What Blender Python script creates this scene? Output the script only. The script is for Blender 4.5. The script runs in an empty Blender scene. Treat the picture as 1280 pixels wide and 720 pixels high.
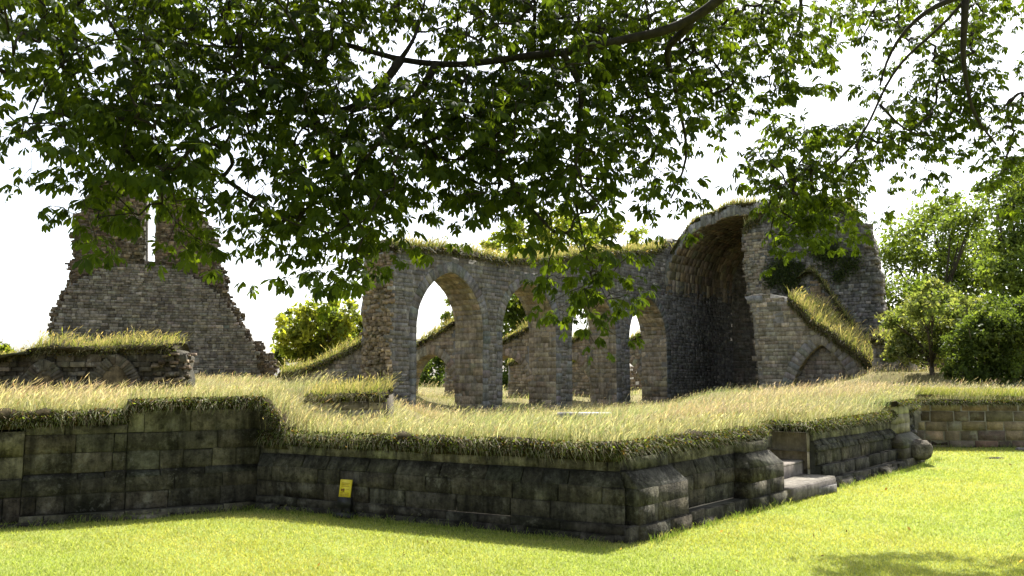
import bpy, math, random
import numpy as np
rng = np.random.default_rng(7)
random.seed(7)
R = math.radians
SC = bpy.context.scene
COL = SC.collection

# ---------------------------------------------------------------- camera, sky, sun, exposure
F = 1050.0
PITCH = math.atan(108.0 / F)
EYE = np.array([0.0, 0.0, 1.6])
cam = bpy.data.cameras.new('camera')
cam.sensor_width = 36.0
cam.lens = 36.0 * F / 1280.0
cam.clip_start = 0.05
cam.clip_end = 2000
cam_o = bpy.data.objects.new('camera', cam)
cam_o.location = EYE
cam_o.rotation_euler = (math.pi / 2 + PITCH, 0, 0)
COL.objects.link(cam_o)
SC.camera = cam_o

SUN_AZ, SUN_EL = R(24), R(55)          # azimuth from +Y towards +X
w = bpy.data.worlds.new('World')
SC.world = w
w.use_nodes = True
nt = w.node_tree
bg = nt.nodes['Background']
sky = nt.nodes.new('ShaderNodeTexSky')
sky.sky_type = 'NISHITA'
sky.sun_disc = False
sky.sun_elevation = SUN_EL
sky.sun_rotation = SUN_AZ
sky.air_density = 1.0
sky.dust_density = 2.5
hz = nt.nodes.new('ShaderNodeHueSaturation')          # hazy, whitish summer sky
hz.inputs['Saturation'].default_value = 0.45
nt.links.new(sky.outputs[0], hz.inputs['Color'])
nt.links.new(hz.outputs[0], bg.inputs[0])
bg.inputs[1].default_value = 0.13
sl = bpy.data.lights.new('sun', 'SUN')
sl.energy = 4.6
sl.angle = R(0.53)
sl.color = (1.0, 0.95, 0.87)
so = bpy.data.objects.new('sun', sl)
so.rotation_euler = (R(90) - SUN_EL, 0, math.pi - SUN_AZ)
COL.objects.link(so)
SC.view_settings.view_transform = 'Standard'
SC.view_settings.look = 'None'
SC.view_settings.exposure = 1.55
SC.view_settings.gamma = 1.0
SC.render.engine = 'CYCLES'
SC.cycles.max_bounces = 6
SC.cycles.transparent_max_bounces = 4

# ---------------------------------------------------------------- helpers
def P(px, py, Y):
    """point seen at pixel (px,py) of the 1280x720 photograph at forward distance Y"""
    a, b = (px - 640) / F, (360 - py) / F
    d = np.array([a, math.cos(PITCH) - math.sin(PITCH) * b, math.sin(PITCH) + math.cos(PITCH) * b])
    return EYE + d * (Y / d[1])

def ray2(px):
    return (px - 640) / F * 1.0053     # X/Y near the horizon

U = np.array([0.652, 0.758, 0.0]); U /= np.linalg.norm(U)
V = np.array([-U[1], U[0], 0.0])
UP = np.array([0, 0, 1.0])

def arr(*a): return np.array(a, float)
def unit(a): return a / (np.linalg.norm(a) + 1e-12)

class MB:
    def __init__(s):
        s.v, s.l, s.c, s.col, s.n = [], [], [], [], 0
    def add(s, verts, faces, color=(1, 1, 1)):
        verts = np.asarray(verts, float).reshape(-1, 3)
        for f in faces:
            s.l.append(np.asarray(f, np.int32) + s.n); s.c.append(np.array([len(f)], np.int32))
        s.v.append(verts); s.n += len(verts)
        s.col.append(np.broadcast_to(np.asarray(color, float), (len(verts), 3)))
    def add_many(s, verts, faces, colors):
        """verts (N,k,3); faces: list of tuples on k local verts; colors (N,3) or (N,k,3)"""
        N, k, _ = verts.shape
        if N == 0: return
        base = (np.arange(N) * k + s.n)[:, None]
        for f in faces:
            s.l.append((base + np.array(f)[None, :]).ravel().astype(np.int32))
            s.c.append(np.full(N, len(f), np.int32))
        s.v.append(verts.reshape(-1, 3)); s.n += N * k
        if colors.ndim == 2: colors = np.repeat(colors[:, None, :], k, 1)
        s.col.append(colors.reshape(-1, 3))
    def build(s, name, mat, parent=None, smooth=False, **props):
        me = bpy.data.meshes.new(name)
        v = np.concatenate(s.v); l = np.concatenate(s.l); c = np.concatenate(s.c)
        me.vertices.add(len(v)); me.vertices.foreach_set('co', v.ravel().astype(np.float32))
        me.loops.add(len(l)); me.loops.foreach_set('vertex_index', l)
        me.polygons.add(len(c))
        st = np.concatenate([[0], np.cumsum(c)[:-1]]).astype(np.int32)
        me.polygons.foreach_set('loop_start', st)
        me.polygons.foreach_set('loop_total', c)
        if smooth: me.polygons.foreach_set('use_smooth', np.ones(len(c), bool))
        me.update(calc_edges=True); me.validate()
        col = np.concatenate(s.col)
        if len(me.vertices) == len(col):
            at = me.attributes.new('col', 'FLOAT_COLOR', 'POINT')
            at.data.foreach_set('color', np.concatenate([col, np.ones((len(col), 1))], 1).ravel().astype(np.float32))
        me.materials.append(mat)
        o = bpy.data.objects.new(name, me)
        COL.objects.link(o)
        if parent is not None: o.parent = parent
        tag(o, **props)
        return o

def tag(o, label=None, category=None, group=None, kind=None):
    if label: o['label'] = label
    if category: o['category'] = category
    if group: o['group'] = group
    if kind: o['kind'] = kind
    return o

def empty(name, label=None, category=None, group=None):
    o = bpy.data.objects.new(name, None)
    COL.objects.link(o)
    return tag(o, label, category, group)

BOX_F = [(4, 5, 6, 7), (0, 1, 5, 4), (1, 2, 6, 5), (2, 3, 7, 6), (3, 0, 4, 7)]
def add_stones(mb, quads, normals, colors, proud=(0.0, 0.03), inset=0.012, back=0.06, jit=0.006, gap=0.004):
    """every quad (4 corners in 3D) becomes one dressed stone standing a little proud of the wall"""
    q = np.asarray(quads, float)
    if len(q) == 0: return
    n = np.asarray(normals, float)
    if n.ndim == 1: n = np.broadcast_to(n, (len(q), 3))
    cen = q.mean(1, keepdims=True)
    d = cen - q
    dl = np.linalg.norm(d, axis=2, keepdims=True) + 1e-9
    p = rng.uniform(proud[0], proud[1], (len(q), 1, 1))
    g = gap
    bk = q + d / dl * g - n[:, None, :] * back
    md = q + d / dl * g + n[:, None, :] * (p - inset * 0.9)
    fr = q + d / dl * np.minimum(inset * rng.uniform(.7, 1.7, (len(q), 4, 1)), dl * .4) + n[:, None, :] * (p + rng.normal(0, jit * .6, (len(q), 4, 1)))
    md = md + rng.normal(0, jit * .5, md.shape)
    verts = np.concatenate([bk, md, fr], 1)
    F12 = [(8, 9, 10, 11)] + [(a, (a + 1) % 4, 4 + (a + 1) % 4, 4 + a) for a in range(4)] + [(4 + a, 4 + (a + 1) % 4, 8 + (a + 1) % 4, 8 + a) for a in range(4)]
    mb.add_many(verts, F12, np.asarray(colors, float))

def inside(poly, pts):
    poly = np.asarray(poly, float); x, y = pts[:, 0], pts[:, 1]
    r = np.zeros(len(pts), bool); j = len(poly) - 1
    for i in range(len(poly)):
        xi, yi = poly[i]; xj, yj = poly[j]
        c = ((yi > y) != (yj > y)) & (x < (xj - xi) * (y - yi) / (yj - yi + 1e-12) + xi)
        r ^= c; j = i
    return r

def courses(poly, h=(.14, .24), l=(.22, .55), ragged=0.0, exclude=None):
    """coursed stones (s0,s1,z0,z1) that fill a polygon in the wall's own (s,z) plane"""
    poly = np.asarray(poly, float)
    s0, z0 = poly.min(0); s1, z1 = poly.max(0)
    out = []; z = z0
    while z < z1:
        hh = random.uniform(*h); s = s0 - random.uniform(0, l[1])
        while s < s1:
            ll = random.uniform(*l)
            if random.random() < .12 and hh > .18:
                out.append((s, s + ll, z, z + hh * .5)); out.append((s, s + ll, z + hh * .5, z + hh))
            else:
                out.append((s, s + ll, z, z + hh))
            s += ll
        z += hh
    a = np.array(out)
    def ok(a):
        C = np.stack([(a[:, 0] + a[:, 1]) / 2, (a[:, 2] + a[:, 3]) / 2], 1)
        m = inside(poly, C)
        cnt = np.zeros(len(a))
        for i in (0, 1):
            for k in (2, 3):
                e = .02
                cnt += inside(poly, np.stack([a[:, i] + (e if i == 0 else -e), a[:, k] + (e if k == 2 else -e)], 1))
        need = 4 - (rng.random(len(a)) < ragged) * rng.integers(1, 3, len(a))
        m &= cnt >= need
        if exclude is not None: m &= ~exclude(a)
        return m
    m = ok(a)
    good = [a[m]]
    b = a[~m]                       # try halves of the ones that did not fit
    for lo, hi in ((0, .5), (.5, 1)):
        h2 = b.copy(); L = b[:, 1] - b[:, 0]
        h2[:, 0] = b[:, 0] + L * lo; h2[:, 1] = b[:, 0] + L * hi
        good.append(h2[ok(h2)])
    return np.concatenate(good)

def rect_quads(rects, o, d, n=None):
    """(s0,s1,z0,z1) -> 3D quads on the vertical plane through o along d"""
    o = np.asarray(o, float); d = np.asarray(d, float)
    s0, s1, z0, z1 = rects.T
    f = lambda s, z: o[None, :] * [1, 1, 0] + s[:, None] * d[None, :] + z[:, None] * UP
    return np.stack([f(s0, z0), f(s1, z0), f(s1, z1), f(s0, z1)], 1)

def stone_cols(n, base, var=.25, hue=.03):
    k = np.exp(rng.normal(0, var, (n, 1)))
    return np.clip(np.asarray(base)[None, :] * k * (1 + rng.normal(0, hue, (n, 3)) * [1, .5, 1.2]), .01, .8)

def prism(mb, poly, o, d, n, t0, t1, color):
    """polygon in (s,z) extruded along n from t0 to t1"""
    o = np.asarray(o, float) * [1, 1, 0]
    f = lambda t: np.array([o + s * d + z * UP + n * t for s, z in poly])
    k = len(poly)
    faces = [tuple(range(k)), tuple(range(2 * k - 1, k - 1, -1))] + [(i, i + k, (i + 1) % k + k, (i + 1) % k) for i in range(k)]
    mb.add(np.concatenate([f(t0), f(t1)]), faces, color)

def tube(mb, pts, rad, n=7, color=(1, 1, 1)):
    pts = np.asarray(pts, float); rad = np.broadcast_to(np.asarray(rad, float), (len(pts),))
    tan = np.gradient(pts, axis=0)
    vs = []
    ref = arr(.3, .2, 1) if abs(unit(tan[0])[2]) < .9 else arr(1, .1, 0)
    for p, t, r in zip(pts, tan, rad):
        t = unit(t); a = unit(np.cross(t, ref)); b = np.cross(t, a)
        for k in range(n):
            an = 2 * math.pi * k / n
            vs.append(p + (a * math.cos(an) + b * math.sin(an)) * r)
    fs = []
    for i in range(len(pts) - 1):
        for k in range(n):
            fs.append((i * n + k, i * n + (k + 1) % n, (i + 1) * n + (k + 1) % n, (i + 1) * n + k))
    fs.append(tuple(range(n - 1, -1, -1))); fs.append(tuple((len(pts) - 1) * n + k for k in range(n)))
    mb.add(vs, fs, color)

def box(mb, c, ax, ay, az, color=(1, 1, 1)):
    c = np.asarray(c, float)
    v = [c + sx * ax + sy * ay + sz * az for sz in (-1, 1) for sx, sy in ((-1, -1), (1, -1), (1, 1), (-1, 1))]
    mb.add(v, [(3, 2, 1, 0), (4, 5, 6, 7), (0, 1, 5, 4), (1, 2, 6, 5), (2, 3, 7, 6), (3, 0, 4, 7)], color)

def vnoise(x, y, s=1.0, seed=0):
    """cheap smooth noise"""
    x = np.asarray(x) * s + seed * 17.3; y = np.asarray(y) * s - seed * 9.1
    return (np.sin(x * 1.3 + 1.7 * np.sin(y * .9)) + np.sin(y * 1.7 + 1.3 * np.sin(x * 1.1 + 2)) + .5 * np.sin(2.9 * x + 3.1 * y)) / 2.5

# ---------------------------------------------------------------- materials
def new_mat(name):
    m = bpy.data.materials.new(name); m.use_nodes = True
    m.node_tree.nodes.clear()
    return m, m.node_tree.nodes, m.node_tree.links

def ramp(nd, stops):
    r = nd.new('ShaderNodeValToRGB')
    e = r.color_ramp.elements
    e[0].position, e[0].color = stops[0][0], (*stops[0][1], 1)
    e[1].position, e[1].color = stops[1][0], (*stops[1][1], 1)
    for p, c in stops[2:]:
        k = e.new(p); k.color = (*c, 1)
    return r

def noise(nd, lk, co, scale, detail=5, rough=.6):
    n = nd.new('ShaderNodeTexNoise'); n.inputs['Scale'].default_value = scale
    n.inputs['Detail'].default_value = detail; n.inputs['Roughness'].default_value = rough
    lk.new(co, n.inputs['Vector']); return n

def mix(nd, lk, typ, fac, a, b):
    m = nd.new('ShaderNodeMix'); m.data_type = 'RGBA'; m.blend_type = typ
    if isinstance(fac, (int, float)): m.inputs[0].default_value = fac
    else: lk.new(fac, m.inputs[0])
    for k, x in ((6, a), (7, b)):
        if isinstance(x, tuple): m.inputs[k].default_value = (*x, 1)
        else: lk.new(x, m.inputs[k])
    return m.outputs[2]

def stone_mat(name, mottle=(.55, 1.25), lichen=.35, lichen_col=(.42, .41, .36), moss=.25, moss_col=(.035, .042, .016), fine=22, bump=.5, streak=.3, grit=False):
    m, nd, lk = new_mat(name)
    out = nd.new('ShaderNodeOutputMaterial'); b = nd.new('ShaderNodeBsdfPrincipled')
    g = nd.new('ShaderNodeNewGeometry'); at = nd.new('ShaderNodeAttribute'); at.attribute_name = 'col'
    co = g.outputs['Position']
    n1 = noise(nd, lk, co, .9, 4); n2 = noise(nd, lk, co, 6, 6); n3 = noise(nd, lk, co, fine, 6, .7); n4 = noise(nd, lk, co, 2.6, 8, .7)
    r1 = ramp(nd, [(.3, (mottle[0],) * 3), (.7, (mottle[1],) * 3)]); lk.new(n2.outputs[0], r1.inputs[0])
    c = mix(nd, lk, 'MULTIPLY', 1.0, at.outputs['Color'], r1.outputs[0])
    r3 = ramp(nd, [(.25, (.6,) * 3), (.75, (1.3,) * 3)]); lk.new(n3.outputs[0], r3.inputs[0])
    c = mix(nd, lk, 'MULTIPLY', .8, c, r3.outputs[0])
    rm = ramp(nd, [(.52, (0, 0, 0)), (.68, (moss,) * 3)]); lk.new(n1.outputs[0], rm.inputs[0])
    c = mix(nd, lk, 'MIX', rm.outputs[0], c, moss_col)
    rl = ramp(nd, [(.57, (0, 0, 0)), (.66, (lichen,) * 3)]); lk.new(n4.outputs[0], rl.inputs[0])
    c = mix(nd, lk, 'MIX', rl.outputs[0], c, lichen_col)
    if grit:                                        # small speckled lichens and black grime
        n6 = noise(nd, lk, co, 14, 8, .75)
        r6 = ramp(nd, [(.54, (0, 0, 0)), (.60, (.75,) * 3)]); lk.new(n6.outputs[0], r6.inputs[0])
        r7 = ramp(nd, [(.45, (0, 0, 0)), (.62, (1, 1, 1))]); lk.new(noise(nd, lk, co, 1.7, 4).outputs[0], r7.inputs[0])
        c = mix(nd, lk, 'MIX', mix(nd, lk, 'MULTIPLY', 1.0, r6.outputs[0], r7.outputs[0]), c, (.17, .165, .14))
        r8 = ramp(nd, [(.36, (.35,) * 3), (.5, (1,) * 3)]); lk.new(n6.outputs[0], r8.inputs[0])
        c = mix(nd, lk, 'MULTIPLY', .9, c, r8.outputs[0])
    if streak:
        mp = nd.new('ShaderNodeMapping'); mp.inputs['Scale'].default_value = (3.5, 3.5, .5); lk.new(co, mp.inputs['Vector'])
        n5 = noise(nd, lk, mp.outputs[0], 1.6, 7, .7)
        r5 = ramp(nd, [(.38, (1 - streak,) * 3), (.62, (1 + streak * .35,) * 3)]); lk.new(n5.outputs[0], r5.inputs[0])
        c = mix(nd, lk, 'MULTIPLY', 1.0, c, r5.outputs[0])
    lk.new(c, b.inputs['Base Color']); b.inputs['Roughness'].default_value = .95
    b.inputs['Specular IOR Level'].default_value = .2
    bp = nd.new('ShaderNodeBump'); bp.inputs['Strength'].default_value = bump; bp.inputs['Distance'].default_value = .03
    mx = nd.new('ShaderNodeMath'); mx.operation = 'ADD'; lk.new(n3.outputs[0], mx.inputs[0]); lk.new(n2.outputs[0], mx.inputs[1])
    lk.new(mx.outputs[0], bp.inputs['Height']); lk.new(bp.outputs[0], b.inputs['Normal'])
    lk.new(b.outputs[0], out.inputs[0])
    return m

def leaf_mat(name, trans=.45, tint=(1, 1, 1), ttint=(1.5, 1.5, .5), rough=.5, gloss=.25):
    m, nd, lk = new_mat(name)
    out = nd.new('ShaderNodeOutputMaterial'); b = nd.new('ShaderNodeBsdfPrincipled'); t = nd.new('ShaderNodeBsdfTranslucent')
    at = nd.new('ShaderNodeAttribute'); at.attribute_name = 'col'
    c = mix(nd, lk, 'MULTIPLY', 1.0, at.outputs['Color'], tint); c2 = mix(nd, lk, 'MULTIPLY', 1.0, at.outputs['Color'], ttint)
    lk.new(c, b.inputs['Base Color']); lk.new(c2, t.inputs['Color'])
    b.inputs['Roughness'].default_value = rough; b.inputs['Specular IOR Level'].default_value = gloss
    mx = nd.new('ShaderNodeMixShader'); mx.inputs[0].default_value = trans
    lk.new(b.outputs[0], mx.inputs[1]); lk.new(t.outputs[0], mx.inputs[2]); lk.new(mx.outputs[0], out.inputs[0])
    return m

def plain_mat(name, color=None, rough=.8, nscale=8, amt=.4):
    m, nd, lk = new_mat(name)
    out = nd.new('ShaderNodeOutputMaterial'); b = nd.new('ShaderNodeBsdfPrincipled')
    g = nd.new('ShaderNodeNewGeometry'); n = noise(nd, lk, g.outputs['Position'], nscale)
    r = ramp(nd, [(.3, (1 - amt,) * 3), (.7, (1 + amt,) * 3)]); lk.new(n.outputs[0], r.inputs[0])
    if color is None:
        at = nd.new('ShaderNodeAttribute'); at.attribute_name = 'col'; src = at.outputs['Color']
    else: src = color
    c = mix(nd, lk, 'MULTIPLY', 1.0, src, r.outputs[0])
    lk.new(c, b.inputs['Base Color']); b.inputs['Roughness'].default_value = rough; b.inputs['Specular IOR Level'].default_value = .08 if rough > .85 else .4
    bp = nd.new('ShaderNodeBump'); bp.inputs['Strength'].default_value = .5; bp.inputs['Distance'].default_value = .02
    lk.new(n.outputs[0], bp.inputs['Height']); lk.new(bp.outputs[0], b.inputs['Normal'])
    lk.new(b.outputs[0], out.inputs[0]); return m

def ground_mat(name, c0, c1, c2, s1=.5, s2=6):
    m, nd, lk = new_mat(name)
    out = nd.new('ShaderNodeOutputMaterial'); b = nd.new('ShaderNodeBsdfPrincipled')
    g = nd.new('ShaderNodeNewGeometry'); n1 = noise(nd, lk, g.outputs['Position'], s1, 5); n2 = noise(nd, lk, g.outputs['Position'], s2, 8, .7)
    n3 = noise(nd, lk, g.outputs['Position'], 60, 4, .7)
    r1 = ramp(nd, [(.35, c0), (.65, c1)]); lk.new(n1.outputs[0], r1.inputs[0])
    r2 = ramp(nd, [(.45, (0, 0, 0)), (.75, (.8, .8, .8))]); lk.new(n2.outputs[0], r2.inputs[0])
    c = mix(nd, lk, 'MIX', r2.outputs[0], r1.outputs[0], c2)
    r3 = ramp(nd, [(.3, (.6,) * 3), (.7, (1.35,) * 3)]); lk.new(n3.outputs[0], r3.inputs[0])
    c = mix(nd, lk, 'MULTIPLY', .8, c, r3.outputs[0])
    lk.new(c, b.inputs['Base Color']); b.inputs['Roughness'].default_value = .95; b.inputs['Specular IOR Level'].default_value = .1
    bp = nd.new('ShaderNodeBump'); bp.inputs['Strength'].default_value = .7; bp.inputs['Distance'].default_value = .03
    lk.new(n3.outputs[0], bp.inputs['Height']); lk.new(bp.outputs[0], b.inputs['Normal'])
    lk.new(b.outputs[0], out.inputs[0]); return m

M_RUIN = stone_mat('coursed_limestone', lichen=.3)
M_RUBBLE = stone_mat('rubble_limestone', mottle=(.45, 1.35), lichen=.3, moss=.5)
M_ASHLAR = stone_mat('weathered_ashlar', mottle=(.35, 1.55), lichen=.7, lichen_col=(.19, .18, .14), moss=.85, moss_col=(.016, .017, .008), fine=34, bump=1.0, streak=.6, grit=True)
M_BOUND = stone_mat('mortared_rubble', mottle=(.55, 1.3), lichen=.85, lichen_col=(.20, .185, .135), moss=.3, fine=30, bump=.7, streak=.2)
M_MORTAR = stone_mat('lime_mortar', mottle=(.7, 1.2), lichen=.1, moss=.3)
M_SOIL = plain_mat('turf_soil', None, .95, 14, .5)
M_BARK = plain_mat('bark', None, .9, 18, .4)
M_LAWN = ground_mat('lawn_soil_and_turf', (.18, .23, .05), (.22, .26, .06), (.27, .27, .09), .6, 3)
M_MEADOW = ground_mat('meadow_turf', (.16, .14, .06), (.20, .17, .08), (.12, .13, .04), .5, 4)
M_GRASS = leaf_mat('grass_blades', .5, (1, 1, 1), (1.25, 1.2, .7), .6, .2)
M_LAWNB = leaf_mat('lawn_blades', .5, (1, 1, 1), (1.25, 1.25, .7), .6, .2)
M_CHEST = leaf_mat('chestnut_leaf', .48, (1, 1, 1), (5.6, 5.0, .7), .6, .06)
M_LEAF = leaf_mat('tree_leaf', .5, (1, 1, 1), (2.4, 2.3, .9), .55, .15)

# ---------------------------------------------------------------- plan of the low walls
C = arr(1.06, 8.42, 0)                       # outer corner
I = arr(-3.10, 10.50, 0)                    # inner corner
L = arr(-5.63, 9.23, 0); L2 = arr(-8.3, 7.45, 0)
Ru = unit(arr(.86, 1, 0))
RE = arr(7.62, 15.95, 0)                    # end of the right wall
Q0 = arr(8.30, 17.6, 0); Q1 = arr(19.0, 17.2, 0)
WALL_LINE = [L2, L, I, C, RE, Q0, Q1]
MEADOW_POLY = [(p[0], p[1]) for p in WALL_LINE] + [(60, 17), (200, 60), (200, 300), (-200, 300), (-200, 60), (-30, 7)]

CTRL = np.array([
 (.9, 9.0, .86), (.2, 9.4, .86), (-1, 9.9, .84), (-2.2, 10.5, .84), (2, 9.9, .87), (3.5, 11.9, .88), (5, 13.5, .92), (6.6, 15.5, 1.02), (7.6, 16.6, 1.15),
 (2, 11.5, .92), (3.3, 13.5, .97), (5, 15.8, 1.05), (6.8, 18, 1.15), (9, 18.6, 1.12), (13, 18.3, 1.1), (19, 18.2, 1.1), (13.5, 27.5, 1.1), (20, 28, 1.5), (11, 36, .9), (14.5, 34, 1.2),
 (.6, 10.2, .84), (-.6, 10.9, .78), (0, 12, .52), (-1, 12.6, .5), (1.2, 13, .62), (0, 14, .38), (-1.2, 15.5, .3), (1.5, 16, .4), (3, 17.5, .7), (-.5, 19, .2), (1.5, 21, .2), (3.5, 22, .4), (6, 24, .6), (-1, 25, .08), (3, 28, .08), (6.5, 30, .25), (8, 42, .0), (0, 32, .0), (-3, 31, .05), (-5.5, 30, .5), (4, 36, .0), (10, 47, .0), (14.6, 33, 1.75), (12.6, 31.6, .7), (11.5, 29, .75), (13.4, 31, 1.0), (16, 32, 1.7), (18, 31, 1.6),
 (-3.3, 10.9, 1.15), (-2.95, 10.85, 1.08), (-2.45, 10.9, .88), (-3.6, 11.6, 1.12), (-4.3, 12.0, 1.22), (-5.4, 10.6, 1.16), (-7, 9.5, 1.1), (-8.5, 8.2, 1.1), (-6, 14, 1.12), (-9, 14, 1.15), (-3.9, 13.2, 1.12), (-3.4, 12.6, 1.0),
 (-3.1, 13.7, .80), (-2.6, 13.7, .56), (-2.0, 13.7, .54), (-2.5, 12.7, .72), (-1.9, 12.6, .8), (-2.6, 14.8, 1.26), (-3.4, 14.9, 1.42), (-4.0, 13.9, 1.30), (-1.75, 14.6, .6), (-3.0, 16.5, 1.0), (-2.6, 19, .6),
 (-10, 22, 1.05), (-5, 20, .95), (-14, 25, 1.4), (-12, 35, 1.3), (-18, 42, 1.4), (-8, 34, 1.2),
 (0, 45, .35), (5, 52, .4), (-5, 50, .8), (0, 70, .6), (20, 60, 1.0), (-30, 60, 1), (40, 50, 1.2), (40, 20, 1.2), (0, 130, 1.0), (80, 120, 1.2), (-80, 120, 1.2)], float)
def meadow_z(x, y):
    x = np.asarray(x, float); y = np.asarray(y, float); sh = x.shape
    x = x.ravel(); y = y.ravel()
    out = np.empty(len(x))
    for i in range(0, len(x), 20000):
        d2 = (x[i:i + 20000, None] - CTRL[None, :, 0]) ** 2 + (y[i:i + 20000, None] - CTRL[None, :, 1]) ** 2
        wgt = (d2 + .12) ** -2.0
        out[i:i + 20000] = (wgt * CTRL[None, :, 2]).sum(1) / wgt.sum(1)
    out += .045 * vnoise(x, y, 1.5) + .06 * vnoise(x, y, .75, 7) * (y > 9.6) * (y < 30) + .02 * vnoise(x, y, 4.1, 3)
    return out.reshape(sh)
def lawn_z(x, y):
    x = np.asarray(x, float); y = np.asarray(y, float)
    t = np.clip((y - 14.5) / 3.0, 0, 1)
    return .015 * vnoise(x, y, .5, 5) + .1 * t * t * (3 - 2 * t) * np.clip((22 - y) / 3, 0, 1)

# ---------------------------------------------------------------- the ground
def grid_mesh(name, xs, ys, zf, keep, mat, **props):
    X, Yg = np.meshgrid(xs, ys)
    Z = zf(X, Yg)
    n, m = X.shape
    idx = np.arange(n * m).reshape(n, m)
    q = np.stack([idx[:-1, :-1], idx[:-1, 1:], idx[1:, 1:], idx[1:, :-1]], -1).reshape(-1, 4)
    v = np.stack([X, Yg, Z], -1).reshape(-1, 3)
    if keep is not None:
        k = keep(v); q = q[k[q].all(1)]
    used = np.unique(q); re = -np.ones(n * m, int); re[used] = np.arange(len(used))
    mb = MB(); mb.v = [v[used]]; mb.l = [re[q].ravel().astype(np.int32)]; mb.c = [np.full(len(q), 4, np.int32)]
    mb.col = [np.ones((len(used), 3))]; mb.n = len(used)
    return mb.build(name, mat, smooth=True, **props)

gx = np.concatenate([np.linspace(-400, -30, 12), np.arange(-29, 30, .5), np.linspace(31, 400, 12)])
gy = np.concatenate([np.linspace(-60, -4, 10), np.arange(-3, 24, .5), np.linspace(25, 800, 20)])
grid_mesh('lawn', gx, gy, lawn_z, None, M_LAWN, label='sunlit mown yellow green lawn in front of the low ruined walls', category='lawn', kind='structure')

def seg_dist(pts, a, b):
    ab = (b - a)[:2]; t = np.clip(((pts[:, :2] - a[:2]) @ ab) / (ab @ ab), 0, 1)
    return np.linalg.norm(pts[:, :2] - (a[:2] + t[:, None] * ab), axis=1)
def wall_dist(pts):
    return np.min([seg_dist(pts, WALL_LINE[i], WALL_LINE[i + 1]) for i in range(len(WALL_LINE) - 1)], axis=0)
STAIR_A, STAIR_B = C + Ru * 3.5, C + Ru * 5.02      # the gap of the stair in the right wall
def in_stair(v):
    s = (v[:, :2] - C[:2]) @ Ru[:2]; t = (v[:, :2] - C[:2]) @ V[:2]
    return (s > 3.3) & (s < 5.25) & (t < 1.25)
def keep_meadow(v):
    return inside(MEADOW_POLY, v[:, :2]) & (wall_dist(v) > .16) & ~in_stair(v)
mx = np.concatenate([np.linspace(-160, -26, 20), np.arange(-25, 25, .22), np.linspace(26, 160, 20)])
my = np.concatenate([np.arange(7.5, 22, .2), np.arange(22, 60, .6), np.linspace(61, 280, 25)])
grid_mesh('meadow_ground', mx, my, meadow_z, keep_meadow, M_MEADOW, label='uneven grassy ground inside the ruined church above the low walls', category='ground', kind='structure')

# ---------------------------------------------------------------- low ashlar walls round the platform
PALE = (.17, .157, .108); DARK = (.085, .076, .056); FOOT = (.07, .064, .05)
def sweep_levels(mb, core, p0, p1, m0, m1, out, levels, lens, cols, proud=(.0, .012), zt=None, soft=0.0):
    """courses of stones along p0-p1; levels: (z0,z1,off0,off1,colour index); m0/m1 mitre vectors at the ends"""
    d = unit(p1 - p0); n = out
    LEN = np.linalg.norm(p1 - p0)
    for (z0, z1, a0, a1, ci) in levels:
        s = -random.uniform(0, lens[ci][0]); Q = []
        while s < LEN:
            l = random.uniform(*lens[ci]); e = min(s + l, LEN); b = max(s, 0)
            if LEN - e < .12: e = LEN
            if e - b > .03:
                def pt(t, off, z):
                    f = t / LEN
                    base = p0 + d * t + n * off
                    if t <= 1e-6: base = p0 + m0 * off
                    if t >= LEN - 1e-6: base = p1 + m1 * off
                    return base * [1, 1, 0] + UP * z
                dz = random.uniform(-soft, soft)
                Q.append([pt(b, a0, z0), pt(e, a0, z0), pt(e, a1, z1 + dz), pt(b, a1, z1 + dz)])
            s = e + (.0 if e < LEN else 1)
        if not Q: continue
        Q = np.array(Q)
        nn = np.cross(Q[:, 1] - Q[:, 0], Q[:, 3] - Q[:, 0]); nn /= np.linalg.norm(nn, axis=1, keepdims=True)
        if nn[0] @ n < 0: nn = -nn
        add_stones(mb, Q, nn, stone_cols(len(Q), cols[ci], .13, .03), proud, inset=.012, back=.05, jit=.008)
    # solid core a little behind the stone faces
    prof = [(levels[0][2], levels[0][0])]
    for (z0, z1, a0, a1, ci) in levels:
        if abs(prof[-1][0] - a0) > 1e-4: prof.append((a0, z0))
        prof.append((a1, z1))
    prof = [(a - .02, z - (.01 if i else 0)) for i, (a, z) in enumerate(prof)]
    back = -.5
    prof = [(back, levels[0][0])] + prof + [(back, levels[-1][1] - .01)]
    k = len(prof)
    def ring(p, m): return [(p + m * a) * [1, 1, 0] + UP * z for a, z in prof]
    v = ring(p0, m0) + ring(p1, m1)
    core.add(v, [tuple(range(k - 1, -1, -1)), tuple(range(k, 2 * k))] + [(i, (i + 1) % k, (i + 1) % k + k, i + k) for i in range(k)], (.05, .047, .038))

def outn(p0, p1):           # normal on the lawn side
    d = unit(p1 - p0); return arr(d[1], -d[0], 0)
nL, nI, nC = outn(L2, I), outn(I, C), outn(C, RE)
def mitre(n1, n2): return (n1 + n2) / (1 + n1 @ n2)
mI, mC = mitre(outn(L, I), nI), mitre(nI, nC)

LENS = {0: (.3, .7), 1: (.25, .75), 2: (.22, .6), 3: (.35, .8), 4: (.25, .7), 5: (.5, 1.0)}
COLS = {0: FOOT, 1: DARK, 2: (.066, .062, .051), 3: PALE, 4: (.135, .122, .088), 5: (.19, .175, .115)}
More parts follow.
